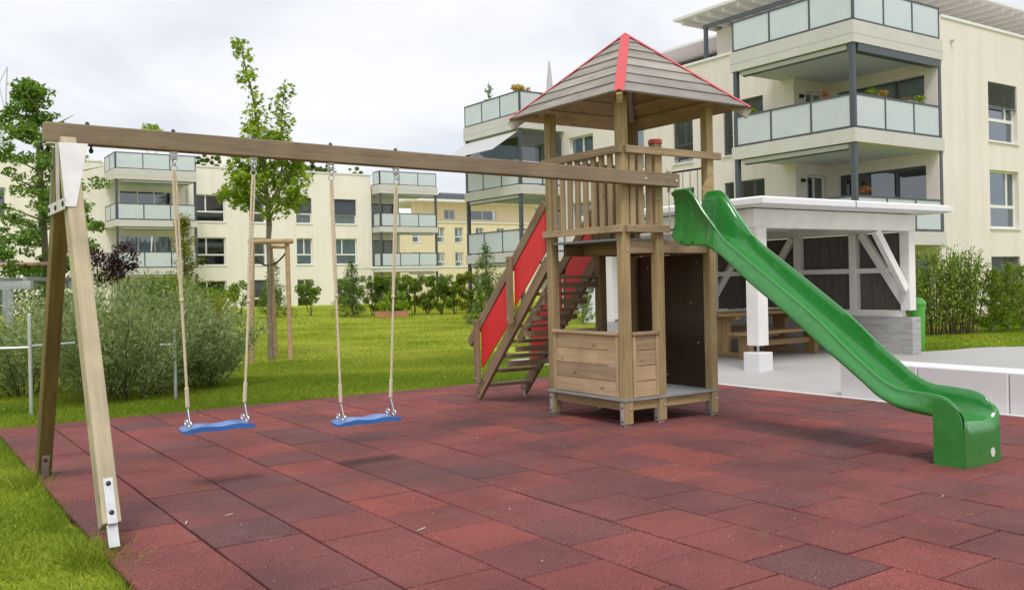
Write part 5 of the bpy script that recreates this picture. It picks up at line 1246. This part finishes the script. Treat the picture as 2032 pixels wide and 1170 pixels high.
# planters on the lawn
for i, (x, y) in enumerate(((11.75,28.2),(12.35,27.8))):
    t = thing('planter', ('left' if i == 0 else 'right')+' of two terracotta planter boxes on the far lawn', 'planter', (x,y,-.04), 'terracotta planters on the lawn')
    MB().box(x-.42,x+.12,y-.2,y+.2,-.04,.24).build('box', M['terracotta'], t, bevel=0.01); MB().box(x-.40,x+.10,y-.18,y+.18,.241,.255).build('soil', M['soil'], t)
    c, r_ = [(x-.3+q*.1,y-.1,.48) for q in range(4)], [.27]*4; p, tn = clumps(c, r_, 420); leaf_obj('leaves', p, .08, M['maple'], t, DIAM, UPV, 1.2, tone=tn)
def tuft(base, h, n, mat, name, label):
    t = thing(name, label, 'plant', base); V = []
    for _ in range(n):
        a = rng.uniform(0,6.283); l = rng.uniform(.1,.5)*h; d = np.array([math.cos(a),math.sin(a),0]); s = np.array([-d[1],d[0],0]); b = np.array(base)+d*rng.random()*.08; hh = h*rng.uniform(.6,1)
        V += [b-s*.012, b+s*.012, b+d*l*.5+UPV*hh*.8+s*.01, b+d*l+UPV*hh]
    poly_mesh('leaves', np.array(V), 4, mat, t)
tuft((12.6,29.0,-.04), 1.15, 260, M['thuja'], 'ornamental_grass', 'tall ornamental grass tuft beside the terracotta planters')
# right: loose upright shrubs and thujas on the lawn strip
def upright(base, h, r, label):
    t = thing('upright_shrub', label, 'shrub', base, 'loose upright shrubs by the near building'); s = MB(); pts, ax = [], []
    for i in range(24):
        a = rng.uniform(0,6.283); l = rng.random()**.5*r; hh = h*rng.uniform(.7,1.05); b = np.array(base)+np.array([math.cos(a),math.sin(a),0])*l*.35; e = np.array(base)+np.array([math.cos(a)*l,math.sin(a)*l,hh]); s.tube([tuple(b),tuple(e)], [.012,.004], 5)
        q = 0.16+0.84*rng.random(95)**.8; d = (e-b)/np.linalg.norm(e-b); pts.append(b+(e-b)*q[:,None]+rng.normal(size=(95,3))*.055); ax.append(np.tile(d,(95,1))+rng.normal(size=(95,3))*.5)
    tag(s.build('stems', M['stem'], t), kind='stuff'); leaf_obj('foliage', np.concatenate(pts), .085, M['thuja'], t, DIAM*np.array([1,.8,1]), UPV, 1.0, axis=np.concatenate(ax))
for i, (x, y, h) in enumerate(((13.35,5.3,1.98),(13.85,5.15,1.85),(14.35,5.0,1.95),(14.9,4.95,1.9))): upright((x,y,-.03), h, .55, f'{ordn[i]} loose upright shrub counted from the green bin')
for i, (x, y, h, r_) in enumerate(((15.45,4.7,1.45,.46),(16.05,4.65,1.6,.5),(16.8,4.7,1.55,.5))):
    cone_tree((x,y,-.03), r_, h, 4200, .075, M['thuja'], 'thuja', f'{ordn[i]} small thuja counted from the left beside the barred window', 'thujas by the near building', droop=-.35, power=.55, tiers=12)
# garden beyond the shelter, seen through the tower
cone_tree((12.6,16.2,-.03), .42, 1.5, 1500, .09, M['thuja'], 'thuja', 'small thuja behind the wire fence, seen under the tower deck', droop=-.3, power=.6)
wf = thing('wire_fence', 'green wire fence on the lawn seen under the tower deck', 'fence', (12.3,14.8,0))
FA, FBp = np.array([10.9,15.6]), np.array([14.2,13.3])
for i in range(4): q = FA+(FBp-FA)*i/3; MB().tube([(q[0],q[1],-.05),(q[0],q[1],1.25)], .02, 8).build('fence_post', M['netting'], wf)
nm = MB()
L_ = np.linalg.norm(FBp-FA); dd = (FBp-FA)/L_
for i in range(-14, int(L_/0.09)):
    for sg in (1,-1):
        a0 = i*0.09; a1 = a0+1.2
        if sg < 0: a0, a1 = a1, a0
        z0_, z1_ = 0.0, 1.2
        lo, hi = min(a0,a1), max(a0,a1)
        if lo < 0 or hi > L_: continue
        p0 = FA+dd*a0; p1 = FA+dd*a1; nm.bar((p0[0],p0[1],z0_),(p1[0],p1[1],z1_), .004, .004)
tag(nm.build('wire_mesh', M['netting'], wf), kind='stuff')
sh_ = thing('sheet_cover', 'white sheet cover standing beyond the wire fence', 'cover', (13.8,16.4,0)); MB().add([(13.2,16.9,-.03),(14.6,15.9,-.03),(14.35,16.0,1.25),(13.6,16.6,1.28),(13.5,17.3,-.03),(14.9,16.4,-.03),(14.5,16.3,1.23),(13.75,16.9,1.25)], [(0,1,2,3),(7,6,5,4),(0,3,7,4),(1,5,6,2),(3,2,6,7),(0,4,5,1)]).build('cloth', M['white'], sh_)
bush((15.6,18.4,-.03), 1.3, .7, 1.5, 2000, .09, M['hedge'], 'green_shrub', 'leafy hedge behind the white sheet cover')
# roof terrace planting
for i, (x, z, m, r_, lab) in enumerate(((17.2,9.35,'conifer',.9,'dark green shrub on the long roof, left of centre'),(18.6,9.35,'hedge',.8,'green shrub on the long roof beside the maple crown'),(19.8,9.35,'conifer',.8,'dark shrub on the long roof, right of the maple crown'),(21.3,9.35,'hedge',.7,'pale green shrub on the long roof above the roller blinds'),(23.4,9.35,'yellowleaf',.55,'yellow green shrub at the right end of the long roof'),(13.2,9.35,'conifer',1.0,'dark shrub on the long roof beside the left balcony stack'),(12.0,9.35,'hedge',.9,'green shrub on the long roof at the left balcony stack'))):
    bush((x,55.75,8.95), r_*1.5, .5, 1.5 if m != 'yellowleaf' else 1.1, 1500, .15, M[m], 'roof_shrub', lab, 'shrub', 'shrubs on the long roof', k=12)
for i, (x, h) in enumerate(((4.6,2.2),(5.2,2.0),(3.9,2.1),(3.0,1.9))): cone_tree((x,58.5,9.0), .5, h, 420, .18, M['conifer'], 'roof_conifer', f'{ordn[i]} dark conifer on the roof left of the left balcony stack', 'conifers on the long roof')
bush((10.2,60.5,9.0), .9, .9, 4.0, 420, .26, M['maple'], 'roof_tree', 'small leafy tree top rising behind the swing beam', 'tree', lo=.55, k=9)
def twig_tree(base, h, label):
    t = thing('potted_sapling', label, 'sapling', base); s = MB(); s.tube([tuple(base),(base[0],base[1],base[2]+h)], [.025,.008], 6); pts = []
    for i in range(9):
        z = h*rng.uniform(.35,1); a = rng.uniform(0,6.283); L = .35*rng.uniform(.4,1); b = np.array(base)+UPV*z; e = b+np.array([math.cos(a)*L,math.sin(a)*L,.12]); s.tube([tuple(b),tuple(e)], [.01,.004], 4); q = rng.random(16)[:,None]; pts.append(b*(1-q)+e*q+rng.normal(size=(16,3))*.06)
    tag(s.build('stem', M['stem'], t)); leaf_obj('leaves', np.concatenate(pts), .12, M['ash'], t, DIAM, UPV, 1.0)
twig_tree((17.4,28.6,8.57), 1.95, 'thin sapling on the roof terrace of the far balcony tower')
bush((17.5,26.2,8.57), .62, .6, 1.5, 500, .13, M['gold'], 'golden_maple', 'golden leaved maple on the roof terrace of the far balcony tower', 'shrub', lo=.55, k=12)
ps = thing('closed_parasol', 'closed grey parasol on the far roof terrace left of the tower roof', 'parasol', (18.9,25.9,8.6)); b = MB().lathe((18.6,25.6,9.2), [(.05,0),(.17,.15),(.12,.9),(.03,1.75)], 10); b.smooth = True; b.build('canopy', M['awning'], ps); MB().tube([(18.6,25.6,8.57),(18.6,25.6,9.3)], .025, 8).build('pole', M['zinc'], ps)
# balcony plants on the near building
def potplant(x, y, z, r_, h, mat, label, pot='pot', n=160):
    t = thing('potted_plant', label, 'potted plant', (x,y,z)); b = MB().lathe((x,y,z), [(.07,0),(.1,.16),(.11,.18)], 14); b.smooth = True; b.build('pot', M[pot], t)
    p, tn = clumps([(x,y,z+.2+h*.4),(x+.06,y,z+.2+h*.6),(x-.07,y+.05,z+.2+h*.5)], [r_]*3, n); leaf_obj('leaves', p, .07, M[mat], t, DIAM, UPV, 1.2, tone=tn)
def stand(x, y, z, h, label, lx=.5, ly=.13):
    t = thing('plant_stand', label, 'stand', (x,y,z)); MB().box(x-lx,x+lx,y-ly,y+ly,z+h-.03,z+h).build('shelf', M['stake'], t)
    for dx in (-.9,.9):
        ox, oy = (dx*lx, 0) if lx > ly else (0, dx*ly)
        MB().box(x+ox-.02,x+ox+.02,y+oy-.02,y+oy+.02,z,z+h-.031).build('leg', M['stake'], t)
ZB = 5.52
stand(18.6,9.62,ZB,.9,'plant shelf behind the middle corner balcony glass, left one'); stand(20.4,9.62,ZB,.9,'plant shelf behind the middle corner balcony glass, right one')
potplant(18.3,9.62,ZB+.9,.14,.2,'maple','green potted plant on the middle corner balcony, left of the red pot'); potplant(19.1-.2,9.62,ZB+.9,.10,.2,'gold','orange potted plant on the middle corner balcony rail')
potplant(20.1,9.62,ZB+.9,.08,.12,'flower','small white pot with flowers on the middle corner balcony', 'whitepot',60); potplant(20.45,9.62,ZB+.9,.08,.10,'hedge','round white pot on the middle corner balcony', 'whitepot',40)
potplant(20.8,9.62,ZB+.9,.16,.25,'maple','bright green potted plant at the right end of the middle corner balcony','pot',220)
stand(17.35,10.5,ZB,.92,'plant shelf behind the left glass of the middle corner balcony',.13,.45); potplant(17.35,10.5,ZB+.92,.12,.2,'flower','pink flowers in a pot near the corner column of the middle balcony')
potplant(17.4,13.3,ZB+.86,.1,.2,'maple','green sprig in a pot at the left end of the middle corner balcony'); stand(17.4,13.3,ZB,.86,'plant shelf at the left end of the middle corner balcony',.13,.4)
potplant(18.3,9.9,2.62+.9,.18,.3,'flower','red flowers in a pot on the lowest corner balcony','pot',220); stand(18.3,9.9,2.62,.9,'plant shelf on the lowest corner balcony')
vt = thing('trailing_vine', 'orange and green vine hanging at the roof terrace of the near building', 'plant', (18.2,14.2,9.5)); p, tn = clumps([(18.2,14.2,9.7),(18.2,14.1,9.45),(18.3,14.25,9.95),(18.2,13.2,9.9)], [.14,.12,.1,.09], 130); leaf_obj('leaves', p, .09, M['gold'], vt, DIAM, UPV, 1.2, tone=tn)
cn = thing('garden_canopy', 'white flat garden canopy beyond the clipped hedge', 'canopy', (22,45,0)); MB().box(18.5,27,43.5,46.5,2.3,2.42).build('canopy_top', M['white'], cn)
for x in (18.7,26.8): MB().box(x-.04,x+.04,43.6,43.68,-.05,2.299).build('canopy_post', M['whiteframe'], cn)
# ---------------------------------------------------------------- grass and grit
def in_plaza(x, y):
    r_ = np.zeros(len(x), bool); pp = plaza_poly; j = len(pp)-1
    for i in range(len(pp)):
        xi, yi = pp[i]; xj, yj = pp[j]; c = ((yi > y) != (yj > y)) & (x < (xj-xi)*(y-yi)/(yj-yi+1e-9)+xi); r_ ^= c; j = i
    return r_
def blades(x, y, h, w, z=-0.045):
    n = len(x); a = rng.uniform(0,6.283,n); s = np.stack([np.cos(a),np.sin(a),np.zeros(n)],1)*w[:,None]; ln = rng.normal(size=(n,2))*h[:,None]*0.85
    b = np.stack([x,y,np.full(n,z)],1); t = b+np.stack([ln[:,0],ln[:,1],h],1)
    return np.stack([b-s,b+s,t],1).reshape(-1,3)
def scatter(n, x0, x1, y0, y1, hf, wf_, keepf):
    x = rng.uniform(x0,x1,n); y = rng.uniform(y0,y1,n)
    dx, dy = x-CAM[0], y-CAM[1]; Y = dx*math.sin(TH)+dy*math.cos(TH); X = dx*math.cos(TH)-dy*math.sin(TH)
    k = (Y > 1.5) & (np.abs(X) < Y*0.60+0.6) & keepf(x,y); x, y, Y = x[k], y[k], Y[k]
    patch = 0.75+0.35*np.sin(x*2.1+np.sin(y*1.7)*2)*np.sin(y*2.3+1)+0.25*rng.random(len(x))
    return blades(x, y, hf*patch*rng.uniform(0.6,1.25,len(x)), wf_*rng.uniform(0.7,1.3,len(x)))
wav = lambda y: 0.035*np.sin(y*3.1)+0.03*np.sin(y*7.7+1)+0.02*np.sin(y*17)
left = lambda x, y: (x < MX0+0.02+wav(y)) 
back = lambda x, y: (y > MY1+0.0+wav(x)) & (x < 60) & ~in_plaza(x,y)
G = [scatter(260000, -9.5, -4.75, -4.0, 5.5, 0.045, 0.0026, lambda x,y: left(x,y) & (y < 4.6)),
     scatter(330000, -7.0, 4.5, 4.05, 10.0, 0.055, 0.0045, lambda x,y: back(x,y)),
     scatter(260000, -7.0, 16.0, 10.0, 24.0, 0.05, 0.008, back),
     scatter(150000, -8.0, 30.0, 24.0, 50.0, 0.05, 0.016, back),
     scatter(90000, 9.3, 22.0, 0.3, 9.0, 0.055, 0.007, lambda x,y: ~in_plaza(x,y))]
# ragged taller fringe where the lawn meets the mat
yf = rng.uniform(-4, 4.2, 9000); xf = MX0-0.03+wav(yf)+rng.normal(size=9000)*0.035; G.append(blades(xf, yf, 0.055*rng.uniform(.4,1.2,9000), np.full(9000,.0026)))
xf = rng.uniform(-4.9, 3.2, 9000); yf = MY1+0.02+wav(xf)+rng.normal(size=9000)*0.03; G.append(blades(xf, yf, 0.055*rng.uniform(.4,1.2,9000), np.full(9000,.0035)))
# longer tuft around the feet of the legs
for (x, y, n, s_) in ((-4.92,-1.25,900,.10),(-4.93,1.15,700,.10)): G.append(blades(x+rng.normal(size=n)*s_*.7, y+rng.normal(size=n)*s_*1.3, .10*rng.uniform(.4,1.3,n), np.full(n,.0035)))
V = np.concatenate(G); nb_ = len(V)//3
gx, gy = V[::3,0], V[::3,1]
tn = np.clip(0.45+0.22*np.sin(gx*1.3+1.5*np.sin(gy*.9))*np.sin(gy*1.1+.6)+0.22*rng.normal(size=nb_)-0.06+0.42*np.clip((gy-5)/6,0,1), 0, 1)
go = poly_mesh('grass', V, 3, M['grass'], None, tn); tag(go, 'short mown green grass of the lawn around the red mat', 'grass', kind='stuff')
# clover heads and little white flowers
nfl = 170; x = rng.uniform(-5,9,nfl); y = rng.uniform(4.6,22,nfl); k = ~in_plaza(x,y); x, y = x[k], y[k]
p = np.stack([x,y,np.full(len(x),0.02)],1); fo = leaf_obj('clover_flowers', p, .02, M['white'], None, DIAM*np.array([1,1.9,1]), UPV, .5); tag(fo, 'tiny white clover flowers dotted over the lawn', 'flowers', kind='stuff')
gm = MB()
for i in range(330):
    x, y = rng.uniform(MX0+.1,MX1), rng.uniform(-5.2,3.9); s_ = rng.uniform(.002,.0045) if rng.random() < .94 else rng.uniform(.005,.008); a = rng.uniform(0,3)
    vs = [(x+s_*math.cos(a+q*1.57)*rng.uniform(.7,1.2), y+s_*math.sin(a+q*1.57)*rng.uniform(.7,1.2), .002) for q in range(4)]; gm.add(vs+[(x,y,.002+s_*1.1)], [(0,1,4),(1,2,4),(2,3,4),(3,0,4)])
for (x, y, a, L) in ((-4.35,-1.0,1.2,.06),(-3.35,-2.0,.4,.07),(-4.1,-.95,.2,.05)): gm.bar((x,y,.006),(x+L*math.cos(a),y+L*math.sin(a),.008), .008, .004)
tag(gm.build('grit_specks', M['pebble']), 'scattered pale grit and wood chips lying on the red mat', 'grit', kind='stuff')
